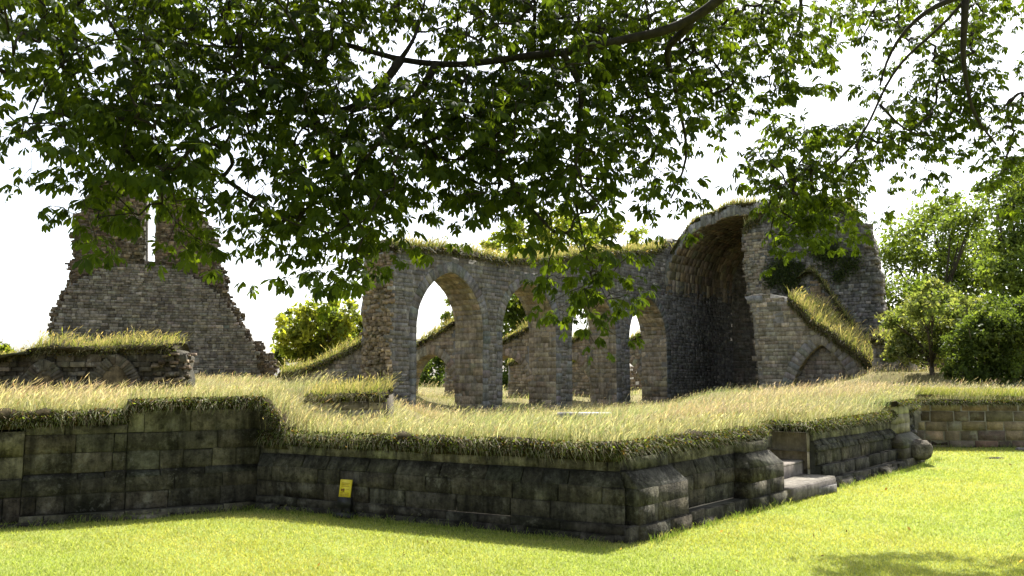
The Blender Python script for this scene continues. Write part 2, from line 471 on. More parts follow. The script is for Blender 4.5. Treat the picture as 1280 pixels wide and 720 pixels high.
# left wall: two heights
lw = empty('retaining_wall', 'tall dark mossy low wall at the left with pale blocks in its top courses and a stone ledge at its foot', 'wall', 'low ashlar walls round the platform')
mb, core = MB(), MB()
LM = L + (I - L) * .47
nLL = outn(L, I)
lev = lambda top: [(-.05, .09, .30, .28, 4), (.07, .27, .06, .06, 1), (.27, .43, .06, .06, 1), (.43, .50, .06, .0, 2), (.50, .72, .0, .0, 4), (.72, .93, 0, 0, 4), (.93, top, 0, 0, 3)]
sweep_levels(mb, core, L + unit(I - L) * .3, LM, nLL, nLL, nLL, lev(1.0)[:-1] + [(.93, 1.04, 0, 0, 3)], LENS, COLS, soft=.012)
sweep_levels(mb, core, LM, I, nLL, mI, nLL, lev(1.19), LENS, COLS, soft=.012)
sweep_levels(mb, core, L2, L + unit(I - L) * .3, nLL, nLL, nLL, [(-.05, .27, .06, .06, 1), (.27, .46, .06, .06, 1), (.46, .70, .025, .025, 5), (.70, .98, .025, .025, 5)], LENS, COLS)  # pale limestone end blocks, sunlight on them put into the lighter colour
core.build('core', M_MORTAR, lw); mb.build('stonework', M_ASHLAR, lw)

# long front wall
fw = empty('retaining_wall', 'long low dark wall facing the lawn behind the yellow sign, with a sloped plinth and pale top course', 'wall', 'low ashlar walls round the platform')
mb, core = MB(), MB()
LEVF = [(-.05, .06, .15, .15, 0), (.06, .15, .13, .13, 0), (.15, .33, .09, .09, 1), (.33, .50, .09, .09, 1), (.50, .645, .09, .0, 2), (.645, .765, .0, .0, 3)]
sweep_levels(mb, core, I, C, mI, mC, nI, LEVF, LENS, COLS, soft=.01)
core.build('core', M_MORTAR, fw); mb.build('stonework', M_ASHLAR, fw)
# rough footing stones lying along its base
def footing(parent, p0, p1, n, off, h=(.03, .09)):
    f = MB(); s = 0; LEN = np.linalg.norm(p1 - p0); d = unit(p1 - p0)
    while s < LEN - .2:
        l = random.uniform(.25, .7); hh = random.uniform(*h); wd = random.uniform(.05, .12)
        if random.random() < .85:
            Q = []
            c0 = p0 + d * s + n * off; c1 = p0 + d * min(s + l, LEN) + n * off
            o0 = c0 + n * (wd + random.uniform(-.03, .03)); o1 = c1 + n * (wd + random.uniform(-.03, .03))
            z = UP * hh; zz = UP * (hh + random.uniform(-.02, .02))
            vs = [c0 - UP * .1, c1 - UP * .1, o1 - UP * .1, o0 - UP * .1, c0 + z, c1 + zz, o1 + zz * random.uniform(.5, .9) - n * random.uniform(.01, .05), o0 + z * random.uniform(.5, .9) - n * random.uniform(.01, .05)]
            f.add(vs, [(4, 5, 6, 7), (0, 3, 2, 1), (3, 7, 6, 2), (1, 2, 6, 5), (0, 4, 7, 3), (0, 1, 5, 4)], stone_cols(1, (.075, .068, .052), .3)[0])
        s += l + random.uniform(.01, .1)
    return f.build('footing', M_ASHLAR, parent)
footing(fw, I, C + nI * 0, nI, .15)
footing(lw, L, I - unit(I - L) * .35, nLL, .28, (.02, .06))

# right wall up to the stair, with the corner buttress and a second buttress
rw = empty('retaining_wall', 'low dark wall running from the near corner to the stair, with two chamfered buttresses', 'wall', 'low ashlar walls round the platform')
mb, core = MB(), MB()
LEVR = [(-.06, .14, .20, .20, 0), (.14, .33, .03, .03, 1), (.33, .49, .03, .03, 1), (.49, .645, .03, -.04, 2), (.645, .775, -.04, -.04, 3)]
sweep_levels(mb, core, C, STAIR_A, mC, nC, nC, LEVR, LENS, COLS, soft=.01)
core.build('core', M_MORTAR, rw); mb.build('stonework', M_ASHLAR, rw)
def buttress(parent, s0, s1, e=.24, zc=(.49, .645), top=None, foot=True, mat=None):
    """block standing out of the right wall, sloped on top and at both ends"""
    b = MB(); o = C
    pt = lambda s, t, z: o + Ru * s + nC * t + UP * z
    k = .13; Q = []; Z = [-.06, .14, .32, zc[0]]
    for i in range(3):
        ex = e + (.04 if i == 0 else 0)
        mid = s0 + (s1 - s0) * random.uniform(.35, .65)
        for a, c in ((s0, mid), (mid, s1)):
            Q.append([pt(a, ex, Z[i]), pt(c, ex, Z[i]), pt(c, ex, Z[i + 1]), pt(a, ex, Z[i + 1])])
        Q.append([pt(s1, ex, Z[i]), pt(s1, -.05, Z[i]), pt(s1, -.05, Z[i + 1]), pt(s1, ex, Z[i + 1])])
        Q.append([pt(s0, -.05, Z[i]), pt(s0, ex, Z[i]), pt(s0, ex, Z[i + 1]), pt(s0, -.05, Z[i + 1])])
    Q.append([pt(s0, e, zc[0]), pt(s1, e, zc[0]), pt(s1 - k, e - k, zc[1]), pt(s0 + (k if s0 > .1 else 0), e - k, zc[1])])
    Q.append([pt(s1, e, zc[0]), pt(s1, -.05, zc[0]), pt(s1 - k, -.05, zc[1]), pt(s1 - k, e - k, zc[1])])
    Q.append([pt(s0, -.05, zc[0]), pt(s0, e, zc[0]), pt(s0 + (k if s0 > .1 else 0), e - k, zc[1]), pt(s0 + (k if s0 > .1 else 0), -.05, zc[1])])
    tp = top if top else .775
    kk = k + .02
    ns = max(1, int((tp - zc[1]) / .13))
    for i in range(ns):
        za = zc[1] + (tp - zc[1]) * i / ns; zb = zc[1] + (tp - zc[1]) * (i + 1) / ns
        Q.append([pt(s0 + kk, e - kk, za), pt(s1 - kk, e - kk, za), pt(s1 - kk, e - kk, zb), pt(s0 + kk, e - kk, zb)])
        Q.append([pt(s1 - kk, e - kk, za), pt(s1 - kk, -.3, za), pt(s1 - kk, -.3, zb), pt(s1 - kk, e - kk, zb)])
        Q.append([pt(s0 + kk, -.3, za), pt(s0 + kk, e - kk, za), pt(s0 + kk, e - kk, zb), pt(s0 + kk, -.3, zb)])
    Q = np.array(Q); nn = np.cross(Q[:, 1] - Q[:, 0], Q[:, 3] - Q[:, 0]); nn /= np.linalg.norm(nn, axis=1, keepdims=True)
    cols = stone_cols(len(Q), DARK, .07); cols[-3 * ns:] = stone_cols(3 * ns, PALE if not top else (.30, .28, .20), .1)
    cols[12:15] = stone_cols(3, (.12, .11, .09), .06)
    add_stones(b, Q, nn, cols, (.0, .003), inset=.004, back=.05, jit=.002)
    # inner core
    v = []
    for s, t in ((s0 + .02, -.1), (s1 - .02, -.1), (s1 - .02, e - .02), (s0 + .02, e - .02)): v += [pt(s, t, -.06), pt(s, t, zc[0] - .01)]
    b.add(v, [(0, 2, 4, 6), (1, 7, 5, 3), (0, 1, 3, 2), (2, 3, 5, 4), (4, 5, 7, 6), (6, 7, 1, 0)], (.05, .047, .04))
    v = []
    for s, t in ((s0 + kk + .02, -.3), (s1 - kk - .02, -.3), (s1 - kk - .02, e - kk - .02), (s0 + kk + .02, e - kk - .02)): v += [pt(s, t, zc[0] - .05), pt(s, t, tp - .01)]
    b.add(v, [(0, 2, 4, 6), (1, 7, 5, 3), (0, 1, 3, 2), (2, 3, 5, 4), (4, 5, 7, 6), (6, 7, 1, 0)], (.12, .115, .09))
    return b.build('buttress', mat or M_ASHLAR, parent)
buttress(rw, .02, 1.0, .2)
buttress(rw, 2.42, 3.38, .24)
footing(rw, C + Ru * 1.05, C + Ru * 2.4, nC, .2, (.06, .13))

# stair in the gap
st = empty('stone_stair', 'short flight of worn stone steps between two stretches of the low wall', 'stair')
for i, (s0, s1, t0, t1, z0, z1) in enumerate([(3.42, 4.9, -.12, .34, -.05, .17), (3.42, 4.95, -.6, -.12, -.05, .37)]):
    b = MB()
    pt = lambda s, t, z: C + Ru * s + nC * t + UP * z
    Q = [[pt(s0, t1, z0), pt(s1, t1, z0), pt(s1, t1, z1), pt(s0, t1, z1)], [pt(s0, t1, z1), pt(s1, t1, z1), pt(s1, t0, z1), pt(s0, t0, z1)],
         [pt(s1, t1, z0), pt(s1, t0, z0), pt(s1, t0, z1), pt(s1, t1, z1)], [pt(s0, t0, z0), pt(s0, t1, z0), pt(s0, t1, z1), pt(s0, t0, z1)]]
    Q = np.array(Q); nn = np.cross(Q[:, 1] - Q[:, 0], Q[:, 3] - Q[:, 0]); nn /= np.linalg.norm(nn, axis=1, keepdims=True)
    add_stones(b, Q, nn, stone_cols(4, (.20, .18, .15), .12), (0, .008), inset=.025, back=.03, jit=.014)
    b.build('step', M_RUIN, st)
b = MB(); Q = []
for r, (za, zb) in enumerate(((.30, .52), (.52, .74), (.74, .80))):
    for a, c in ((3.4, 4.35), (4.35, 5.1)) if r % 2 == 0 else ((3.4, 4.05), (4.05, 4.75), (4.75, 5.1)):
        Q.append([pt(a, -.62, za), pt(c, -.62, za), pt(c, -.62, zb), pt(a, -.62, zb)])
add_stones(b, np.array(Q), nC, stone_cols(len(Q), (.42, .37, .27), .12), (0, .02), inset=.015, back=.3)
b.build('back_wall', M_RUIN, st)
b = MB(); Q = []
for s, sg in ((4.995, -1),):
    for za, zb in ((-.05, .25), (.25, .5), (.5, .77)):
        qq = [pt(s, -.05, za), pt(s, -.7, za), pt(s, -.7, zb), pt(s, -.05, zb)]
        Q.append(qq if sg < 0 else qq[::-1])
Q = np.array(Q); nn = np.cross(Q[:, 1] - Q[:, 0], Q[:, 3] - Q[:, 0]); nn /= np.linalg.norm(nn, axis=1, keepdims=True)
add_stones(b, Q, nn, stone_cols(len(Q), (.36, .32, .225), .12), (0, .012), inset=.012, back=.1)
b.build('cheek', M_RUIN, st)

# right wall after the stair, with rolled plinth and the end pillar
r2 = empty('retaining_wall', 'low wall between the stair and the boulder, with a rounded rolled plinth and a pale end pillar', 'wall', 'low ashlar walls round the platform')
mb, core = MB(), MB()
LEVR2 = [(-.08, .12, .22, .22, 0), (.12, .30, .10, .10, 0), (.30, .50, .03, .03, 1), (.50, .58, .06, .03, 2), (.58, .65, .03, -.03, 2), (.65, .775, -.03, -.03, 3)]
LENS2 = dict(LENS); LENS2[2] = (.18, .32)
s_end = np.linalg.norm(RE - C)
sweep_levels(mb, core, STAIR_B, C + Ru * (s_end - .05), nC, nC, nC, LEVR2, LENS2, COLS, (.0, .02), soft=.008)
core.build('core', M_MORTAR, r2); mb.build('stonework', M_ASHLAR, r2)
bo = buttress(r2, s_end - 1.48, s_end - .38, .22, (.42, .56), 1.06, mat=M_RUIN); bo.name = 'pillar'
footing(r2, STAIR_B + Ru * .2, C + Ru * (s_end - .5), nC, .2, (.05, .13))
b = MB(); box(b, (RE + Q0) / 2 + arr(-.25, .1, .5), unit(Q0 - RE) * .8, arr(.2, -.1, 0), UP * .5, (.1, .09, .075)); b.build('return_wall', M_ASHLAR, r2)

# rubble-faced wall on the right
bw = empty('boundary_wall', 'light jointed wall of squared rubble with turf on top at the right edge behind the lawn', 'wall')
d = unit(Q1 - Q0); nQ = outn(Q0, Q1); LQ = np.linalg.norm(Q1 - Q0)
rc = courses([(0, .05), (LQ, .05), (LQ, 1.0), (0, 1.0)], (.15, .215), (.25, .62), 0)
q = rect_quads(rc, Q0, d)
cc = stone_cols(len(q), (.165, .13, .088), .38, .07)
mb = MB(); add_stones(mb, q, nQ, cc, (.004, .022), inset=.02, back=.03, jit=.012, gap=.013); mb.build('stonework', M_BOUND, bw)
core = MB(); prism(core, [(0, -.1), (LQ, -.1), (LQ, 1.0), (0, 1.0)], Q0, d, -nQ, 0.004, .6, (.36, .33, .26)); core.build('core', M_MORTAR, bw)
footing(bw, Q0 + d * .3, Q1, nQ, 0, (.1, .18))

# turf lips over the wall tops
def turf_lip(p0, p1, m0, m1, z0, z1, parent, off=0.0, hgt=.17, col=(.035, .028, .014)):
    LEN = np.linalg.norm(p1 - p0); n = max(3, int(LEN / .12))
    prof = [(-.12, -.02), (.03, -.02), (.075, .04), (.085, .10), (.05, .13), (-.02, .15), (-.15, .13), (-.40, .06), (-.40, -.1)]
    vs = []
    for i in range(n + 1):
        f = i / n; base = p0 + (p1 - p0) * f; m = m0 * (1 - f) + m1 * f
        x, y = base[0], base[1]
        k = 1 + .35 * vnoise(x, y, 3.2, 2) + random.uniform(-.15, .15)
        zt = z0 + (z1 - z0) * f
        for a, z in prof:
            vs.append((base + m * (off + a * (k if a > 0 else 1))) * [1, 1, 0] + UP * (zt + z * hgt / .17 * (k if 0 < z else 1)) + rng.normal(0, .008, 3))
    k = len(prof); fs = []
    for i in range(n):
        for j in range(k - 1):
            fs.append((i * k + j, i * k + j + 1, (i + 1) * k + j + 1, (i + 1) * k + j))
    fs.append(tuple(range(k))); fs.append(tuple(n * k + j for j in range(k - 1, -1, -1)))
    mb = MB(); mb.add(vs, fs, col)
    return mb.build('turf_cap', M_SOIL, parent, smooth=True)
LIPS = []
mST = mitre(-Ru, nC)
def lip(p0, p1, m0, m1, z0, z1, parent, off=0.0, hgt=.17):
    turf_lip(p0, p1, m0, m1, z0, z1, parent, off, hgt); LIPS.append((p0 + m0 * off, p1 + m1 * off, m0, m1, z0, z1, hgt))
lip(L2, L, nLL, nLL, 1.0, .99, lw); lip(L, LM, nLL, nLL, 1.02, 1.05, lw); lip(LM, I, nLL, mI, 1.19, 1.21, lw, 0, .13)
lip(I, C, mI, mC, .755, .77, fw); lip(C, STAIR_A - Ru * .15, mC, nC, .775, .775, rw, -.04)
lip(STAIR_B + Ru * .05, C + Ru * (s_end - 1.35), mST, nC, .775, .80, r2, -.03); lip(C + Ru * (s_end - 1.45), C + Ru * (s_end - .3), nC, nC, 1.05, 1.05, r2, .07, .10); lip(C + Ru * (s_end - .4), C + Ru * (s_end + .1), nC, nC, .90, .95, r2, -.03, .10)
lip(Q0 - d * .1, Q1, nQ, nQ, .98, 1.0, bw, 0, .10)
lip(STAIR_B + V * .75, STAIR_B + Ru * .05, -Ru, mST, .80, .78, st, -.02, .13)
lip(C + Ru * 3.3 - nC * .66, C + Ru * 5.1 - nC * .66, nC, nC, .80, .80, st, 0, .12)
IW = I + unit(C - I) * .45
lip(I, IW, mI, nI, 1.16, .80, fw, -.02, .2)
b = MB(); vs = [I + nI * .03 + UP * .7, IW + nI * .03 + UP * .7, I + nI * .03 + UP * 1.17]; vs += [q - nI * .6 for q in vs]
b.add(vs, [(0, 1, 2), (5, 4, 3), (0, 3, 4, 1), (1, 4, 5, 2), (2, 5, 3, 0)], (.04, .036, .02)); b.build('turf_bank', M_SOIL, fw)

# ---------------------------------------------------------------- the great ruin: nave arcade
XV = 640 + F * U[0] / U[1]
A0 = P(520, 468, 32.0)                      # front foot of the first arch's left jamb
def s_of(px, o=A0, d=U):
    r = ray2(px)
    return (r * o[1] - o[0]) / (d[0] - r * d[1])
def sz(px, py, o=A0, d=U):
    s = s_of(px, o, d); Y = o[1] + s * d[1]
    return (s, P(px, py, Y)[2])
NF = -V                                     # face normal of the arcade towards us
BAY = 4.94; OPEN = 3.73; TH = 1.6
def arch_pts(x0, wd, spring, apex, n=9):
    """pointed arch, left foot to right foot"""
    a = wd / 2; h = apex - spring; c = max((h * h - a * a) / (2 * a), 0.0); r = c + a
    th = math.atan2(h, c) if c > 0 else math.pi / 2
    Lp = [(x0 + a + c - r * math.cos(th * i / n), spring + r * math.sin(th * i / n)) for i in range(n + 1)]
    Lp[-1] = (x0 + a, apex)
    Rp = [(2 * (x0 + a) - x, z) for x, z in Lp[:-1]][::-1]
    return Lp + Rp
def ring_stones(x0, wd, spring, apex, ring, o, d, nrm, colors, mb, down=0, step=.22, proud=(.015, .04)):
    a = arch_pts(x0, wd, spring, apex, 40); b = np.array(a)
    # densify with equal steps on each half
    ln = np.concatenate([[0], np.cumsum(np.linalg.norm(np.diff(b, axis=0), axis=1))])
    half = ln[len(b) // 2]; n = max(3, int(half / step))
    ts = np.concatenate([np.linspace(0, half, n + 1), np.linspace(half, ln[-1], n + 1)[1:]])
    q = np.stack([np.interp(ts, ln, b[:, 0]), np.interp(ts, ln, b[:, 1])], 1)
    cx = x0 + wd / 2
    nr = np.zeros_like(q)
    tg = np.gradient(q, axis=0); nr[:, 0] = -tg[:, 1]; nr[:, 1] = tg[:, 0]; nr /= np.linalg.norm(nr, axis=1, keepdims=True)
    mid = len(q) // 2; nr[mid] = (0, 1)
    f = lambda p: np.asarray(o) * [1, 1, 0] + p[0] * d + p[1] * UP
    Q = []
    for i in range(len(q) - 1):
        o0 = q[i] + nr[i] * ring; o1 = q[i + 1] + nr[i + 1] * ring
        Q.append([f(q[i]), f(q[i + 1]), f(o1), f(o0)])
    z = spring
    while z > down + .05:
        h = random.uniform(.22, .36); z0 = max(z - h, down)
        for xa, xb in ((x0 - ring * random.uniform(.7, 1.2), x0), (x0 + wd, x0 + wd + ring * random.uniform(.7, 1.2))):
            Q.append([f((xa, z0)), f((xb, z0)), f((xb, z)), f((xa, z))])
        z = z0
    Q = np.array(Q)
    add_stones(mb, Q, nrm, stone_cols(len(Q), colors, .15, .05), proud, inset=.012)
def reveal_stones(mb, path, o, d, nrm, t0, t1, col, step=.26, lmin=.25, lmax=.6):
    """stones on the inner face of an opening: path in (s,z) walked so that the opening is on its left"""
    b = np.array(path); ln = np.concatenate([[0], np.cumsum(np.linalg.norm(np.diff(b, axis=0), axis=1))])
    ts = [0]
    while ts[-1] < ln[-1] - .15: ts.append(min(ln[-1], ts[-1] + random.uniform(step * .7, step * 1.25)))
    ts[-1] = ln[-1]
    q = np.stack([np.interp(ts, ln, b[:, 0]), np.interp(ts, ln, b[:, 1])], 1)
    f = lambda p, t: np.asarray(o) * [1, 1, 0] + p[0] * d + p[1] * UP + nrm * t
    Q = []
    for i in range(len(q) - 1):
        t = t0
        while t > t1 + .05:
            e = max(t1, t - random.uniform(lmin, lmax))
            if e - t1 < .15: e = t1
            Q.append([f(q[i], t), f(q[i + 1], t), f(q[i + 1], e), f(q[i], e)])
            t = e
    Q = np.array(Q); nn = np.cross(Q[:, 1] - Q[:, 0], Q[:, 3] - Q[:, 0]); nn /= np.linalg.norm(nn, axis=1, keepdims=True) + 1e-9
    cen = Q.mean(1); g = np.array([f(b.mean(0), (t0 + t1) / 2)])
    nn *= np.where(((g - cen) * nn).sum(1) < 0, -1, 1)[:, None]
    add_stones(mb, Q, nn, stone_cols(len(Q), col, .2, .03), (0, .025), inset=.014, jit=.01)

S_CORNER = s_of(914)
VAULT_S = s_of(842)
top_px = [(489, 322), (490, 315), (492, 309), (530, 312), (560, 314), (624, 326), (655, 327), (687, 326), (730, 321), (770, 317), (800, 316), (820, 314), (832, 306), (842, 297)]
arc_top = [sz(*p) for p in top_px]
GZ = -.4
ARCHES = [(0, OPEN), (BAY, OPEN), (2 * BAY, OPEN), (3 * BAY, OPEN)]
SPRING, APEX = 3.4, 5.68
left_px = [(489, 322), (486, 345), (489, 365), (486, 385), (490, 405), (487, 425), (490, 440)]
poly = [(S_CORNER + .4, GZ)]
poly += [(S_CORNER + .4, 9.2), (VAULT_S + .05, 9.2)] + arc_top[::-1]
poly += [sz(*p) for p in left_px[1:]]
poly += [(s_of(489), GZ)]
for x0, wd in ARCHES:
    poly += [(x0, GZ)] + arch_pts(x0, wd, SPRING, APEX) + [(x0 + wd, GZ)]
poly = poly
arcade = empty('church_arcade', 'long grey stone wall of four tall pointed arches with grass growing along its top', 'ruin')
core = MB(); prism(core, poly, A0, U, -NF, .0, TH, (.20, .19, .17)); core.build('core', M_MORTAR, arcade)
RING = .42
def excl_arc(a):
    C_ = np.stack([(a[:, 0] + a[:, 1]) / 2, (a[:, 2] + a[:, 3]) / 2], 1); m = np.zeros(len(a), bool)
    for x0, wd in ARCHES:
        ring = [(x0 - RING * .6, -1)] + [(x0 - RING * .6, SPRING)] + arch_pts(x0 - RING * .8, wd + 2 * RING * .8, SPRING, APEX + RING * 1.0)[1:-1] + [(x0 + wd + RING * .6, SPRING), (x0 + wd + RING * .6, -1)]
        for sx in (0, 1):
            m |= inside(ring, np.stack([a[:, sx], C_[:, 1]], 1))
    return m
rc = courses(poly, (.13, .22), (.22, .6), .55, excl_arc)
mb = MB()
cols = stone_cols(len(rc), (.148, .14, .124), .2, .03)
add_stones(mb, rect_quads(rc, A0, U), NF, cols, (.0, .04), inset=.015)
mb.build('stonework', M_RUIN, arcade)
for x0, wd in ARCHES:
    mb = MB(); ring_stones(x0, wd, SPRING, APEX, RING, A0, U, NF, (.145, .143, .13), mb, 0); mb.build('arch_ring', M_RUIN, arcade)
for x0, wd in ARCHES:
    mb = MB(); reveal_stones(mb, [(x0, 0)] + arch_pts(x0, wd, SPRING, APEX, 12) + [(x0 + wd, 0)], A0, U, NF, 0.0, -TH, (.245, .208, .15)); mb.build('arch_reveal', M_RUIN, arcade)
# broken brown end of the arcade
mb = MB()
for k in range(420):
    z = random.uniform(.3, 6.0); s = s_of(487) + random.uniform(-.04, .15); t = random.uniform(-1.5, -.02)
    c = A0 * [1, 1, 0] + U * s + NF * t + UP * z
    box(mb, c, unit(U + rng.normal(0, .15, 3)) * random.uniform(.05, .11), unit(V + rng.normal(0, .15, 3)) * random.uniform(.04, .12), UP * random.uniform(.035, .07), stone_cols(1, (.21, .165, .105), .3)[0])
oe = A0 * [1, 1, 0] + U * s_of(487.5)
rc_e = courses([(.0, GZ), (1.55, GZ), (1.5, 2.5), (1.35, 3.2), (1.5, 4.2), (1.3, 5), (1.4, 6.0), (0, 6.2)], (.1, .2), (.15, .4), .7)
add_stones(mb, rect_quads(rc_e, oe, V), -U, stone_cols(len(rc_e), (.2, .155, .098), .3), (.0, .12), inset=.02, jit=.02, back=.12)
mb.build('broken_end', M_RUBBLE, arcade)

def grass_cap(line, n, depth, hgt, parent, col=(.035, .03, .014), over=.12):
    """turf mat on a wall top: line of (3D) points, extruded backwards by depth along -n"""
    line = np.array(line, float)
    ln = np.concatenate([[0], np.cumsum(np.linalg.norm(np.diff(line, axis=0), axis=1))])
    ts = np.linspace(0, ln[-1], max(4, int(ln[-1] / .25)))
    q = np.stack([np.interp(ts, ln, line[:, i]) for i in range(3)], 1)
    prof = [(-over * .2, -.12), (over, -.08), (over * 1.2, .1), (0, .5), (-depth * .5, .9), (-depth, .5), (-depth - over, -.1)]
    vs = []
    for i, p in enumerate(q):
        k = 1 + .4 * vnoise(p[0], p[2] + p[1], 2.3) + random.uniform(-.2, .2); ka = 1 + .6 * vnoise(p[0] + 3, p[2] + p[1], 3.1)
        for a, z in prof: vs.append(p + n * (a * ka if a > 0 else a) + UP * (z * hgt * (k if z > 0 else 1)) + rng.normal(0, .03, 3))
    k = len(prof); fs = []
    for i in range(len(q) - 1):
        for j in range(k - 1): fs.append((i * k + j, i * k + j + 1, (i + 1) * k + j + 1, (i + 1) * k + j))
    fs.append(tuple(range(k))); fs.append(tuple((len(q) - 1) * k + j for j in range(k - 1, -1, -1)))
    mb = MB(); mb.add(vs, fs, col); mb.build('turf_cap', M_SOIL, parent, smooth=True)
    CAPS.append((q, n, depth, hgt))
CAPS = []
def on_plane(o, d, s, z): return np.asarray(o) * [1, 1, 0] + d * s + UP * z
grass_cap([on_plane(A0, U, s, z) for s, z in arc_top[1:-1]], NF, TH, .3, arcade)

# low wall tail left of the arcade front
# transverse aisle walls running back from each pier
def wall_slab(root, poly, o, d, nrm, th, col, h=(.13, .22), l=(.2, .55), ragged=.4, excl=None, proud=(.0, .04), mortar=(.19, .18, .155), mat=None, var=.22, hue=.03, ext=None):
    core = MB(); prism(core, poly, o, d, -nrm if ext is None else ext, .0, th, mortar); core.build('core', M_MORTAR, root)
    rc = courses(poly, h, l, ragged, excl)
    mb = MB(); add_stones(mb, rect_quads(rc, o, d), nrm, stone_cols(len(rc), col, var, hue), proud, inset=.015)
    return mb.build('stonework', mat or M_RUIN, root)
NB = -U                                       # faces looking back towards us along the nave
TW = ['aisle cross wall seen through the first tall arch from the left, sloped turf top and low arched opening',
      'aisle cross wall seen through the second tall arch from the left, sloped turf top and low arched opening',
      'aisle cross wall seen through the third tall arch beside the hanging leaves, with a low arched opening',
      'aisle cross wall seen through the fourth tall arch next to the vault, with a sloped top']
for k in range(4):
    s = k * BAY + OPEN + .02
    o = A0 * [1, 1, 0] + U * s + V * TH
    x0, wd, sp, ap = .02, 3.0, .8, 2.5
    tw = empty('cross_wall', TW[k], 'wall', 'cross walls of the side aisle')
    pl = [(0, GZ), (0, 3.75), (1.2, 3.3), (2.4, 2.85), (3.6, 2.62), (4.6, 2.4), (5.6, 2.1), (5.6, GZ), (x0 + wd, GZ)] + arch_pts(x0, wd, sp, ap)[::-1] + [(x0, GZ)]
    def ex(a, x0=x0, wd=wd, sp=sp, ap=ap):
        ring = [(x0 - .2, -1)] + arch_pts(x0 - .3, wd + .6, sp, ap + .4) + [(x0 + wd + .2, -1)]
        zc = (a[:, 2] + a[:, 3]) / 2
        return inside(ring, np.stack([a[:, 0], zc], 1)) | inside(ring, np.stack([a[:, 1], zc], 1))
    wall_slab(tw, pl, o, V, NB, .65, (.24, .198, .14), excl=ex, ragged=.5, hue=.03)
    mb = MB(); ring_stones(x0, wd, sp, ap, .4, o, V, NB, (.25, .215, .165), mb, 0); mb.build('arch_ring', M_RUIN, tw)
    mb = MB(); reveal_stones(mb, [(x0, 0)] + arch_pts(x0, wd, sp, ap, 12) + [(x0 + wd, 0)], o, V, NB, 0.0, -.65, (.27, .225, .16)); mb.build('arch_reveal', M_RUIN, tw)
    grass_cap([o + V * a + UP * z for a, z in pl[1:7]], NB, .65, .28, tw)
# the low one at the left end of the arcade
o = A0 * [1, 1, 0] + U * (s_of(489) + .1) + V * .6
tw = empty('cross_wall', 'low cross wall at the left end of the arcade with turf sloping down to the left', 'wall', 'cross walls of the side aisle')
pl = [(-.2, GZ), (-.2, 3.15), (1.2, 2.7), (2.5, 2.3), (3.6, 2.0), (4.8, 1.72), (6.5, 1.5), (6.5, GZ)]
wall_slab(tw, pl, o, V, NB, 1.2, (.19, .165, .125), ragged=.5, mat=M_RUBBLE)
grass_cap([o + V * a + UP * z for a, z in pl[1:7]], NB, 1.2, .32, tw)
# rubble of the outer aisle wall
ow = empty('aisle_wall', 'brown rubble remains of the outer aisle wall seen low behind the arches', 'wall')
o = A0 * [1, 1, 0] + V * 8.6
pl = [(17.5, GZ), (17.4, 1.6), (17.9, 2.1), (18.5, 1.9), (19.4, 2.1), (19.8, GZ), (22.4, GZ), (22.6, 1.9), (23.5, 2.2), (25, 1.9), (28, 2.2), (31, 2.2), (31.2, GZ)]
wall_slab(ow, pl, o, U, NF, .9, (.15, .115, .08), ragged=.6, mat=M_RUBBLE)

# ---------------------------------------------------------------- transept: vault, end wall
tr = empty('transept_vault', 'broken half barrel vault curving up from the arcade wall, dark inside, grass on its back', 'ruin')
DW = -V                                       # from the arcade wall across the transept
OV = A0 * [1, 1, 0]
def vault_pt(wd, s, thick=0.0):
    x = np.clip(1 - wd / 4.6, -1, 1); z = 6.0 + (4.0 + thick) * (1 - abs(x) ** 2.6) ** (1 / 2.6)
    return OV + U * s + DW * (wd if thick == 0 else wd) + UP * z
ws = np.concatenate([[0, .03, .1, .22, .4, .65, .95], np.linspace(1.3, 7.2, 18)])
ss = lambda wv: VAULT_S - .9 * max(0, 1 - wv / 1.3) + .25 * math.sin(wv * 3.1)
nS = 24; Q = []; cols = []
for i in range(len(ws) - 1):
    a, b = ws[i], ws[i + 1]
    st_ = random.uniform(0, .3)
    s_edges = [min(ss(a), ss(b)) ]
    while s_edges[-1] < S_CORNER: s_edges.append(s_edges[-1] + random.uniform(.25, .6))
    for k in range(len(s_edges) - 1):
        m = (a + b) / 2 if b - a > .3 else b
        for (p, r) in ((a, m), (m, b)) if b - a > .3 else ((a, b),):
            Q.append([vault_pt(p, s_edges[k]), vault_pt(r, s_edges[k]), vault_pt(r, s_edges[k + 1]), vault_pt(p, s_edges[k + 1])])
Q = np.array(Q); nn = np.cross(Q[:, 1] - Q[:, 0], Q[:, 3] - Q[:, 0]); nn /= np.linalg.norm(nn, axis=1, keepdims=True) + 1e-9
cen = OV + U * (VAULT_S + 3) + DW * 4.6 + UP * 5
nn *= np.where(((cen - Q.mean(1)) * nn).sum(1) < 0, -1, 1)[:, None]
mb = MB(); add_stones(mb, Q, nn, stone_cols(len(Q), (.22, .175, .115), .2, .06), (0, .02), inset=.012, jit=.006); mb.build('soffit', M_RUIN, tr)
# body of the vault: solid between soffit and back
core = MB(); k = len(ws); vs = []; fs = []
for e in (0, 1):
    for wv in ws: vs.append(vault_pt(wv, ss(wv) + .06 if e == 0 else S_CORNER) + UP * .02)
    for wv in ws: vs.append(vault_pt(wv, ss(wv) + .06 if e == 0 else S_CORNER) + UP * (.55 + max(0, .9 - wv) * .2) + DW * -.15)
for i in range(k - 1):
    fs += [(i, i + 1, k + i + 1, k + i), (2 * k + i + 1, 2 * k + i, 3 * k + i, 3 * k + i + 1), (i, 2 * k + i, 2 * k + i + 1, i + 1), (k + i, k + i + 1, 3 * k + i + 1, 3 * k + i)]
fs += [(0, k, 3 * k, 2 * k), (k - 1, 3 * k - 1, 4 * k - 1, 2 * k - 1)]
core.add(vs, fs, (.17, .16, .14)); core.build('core', M_MORTAR, tr)
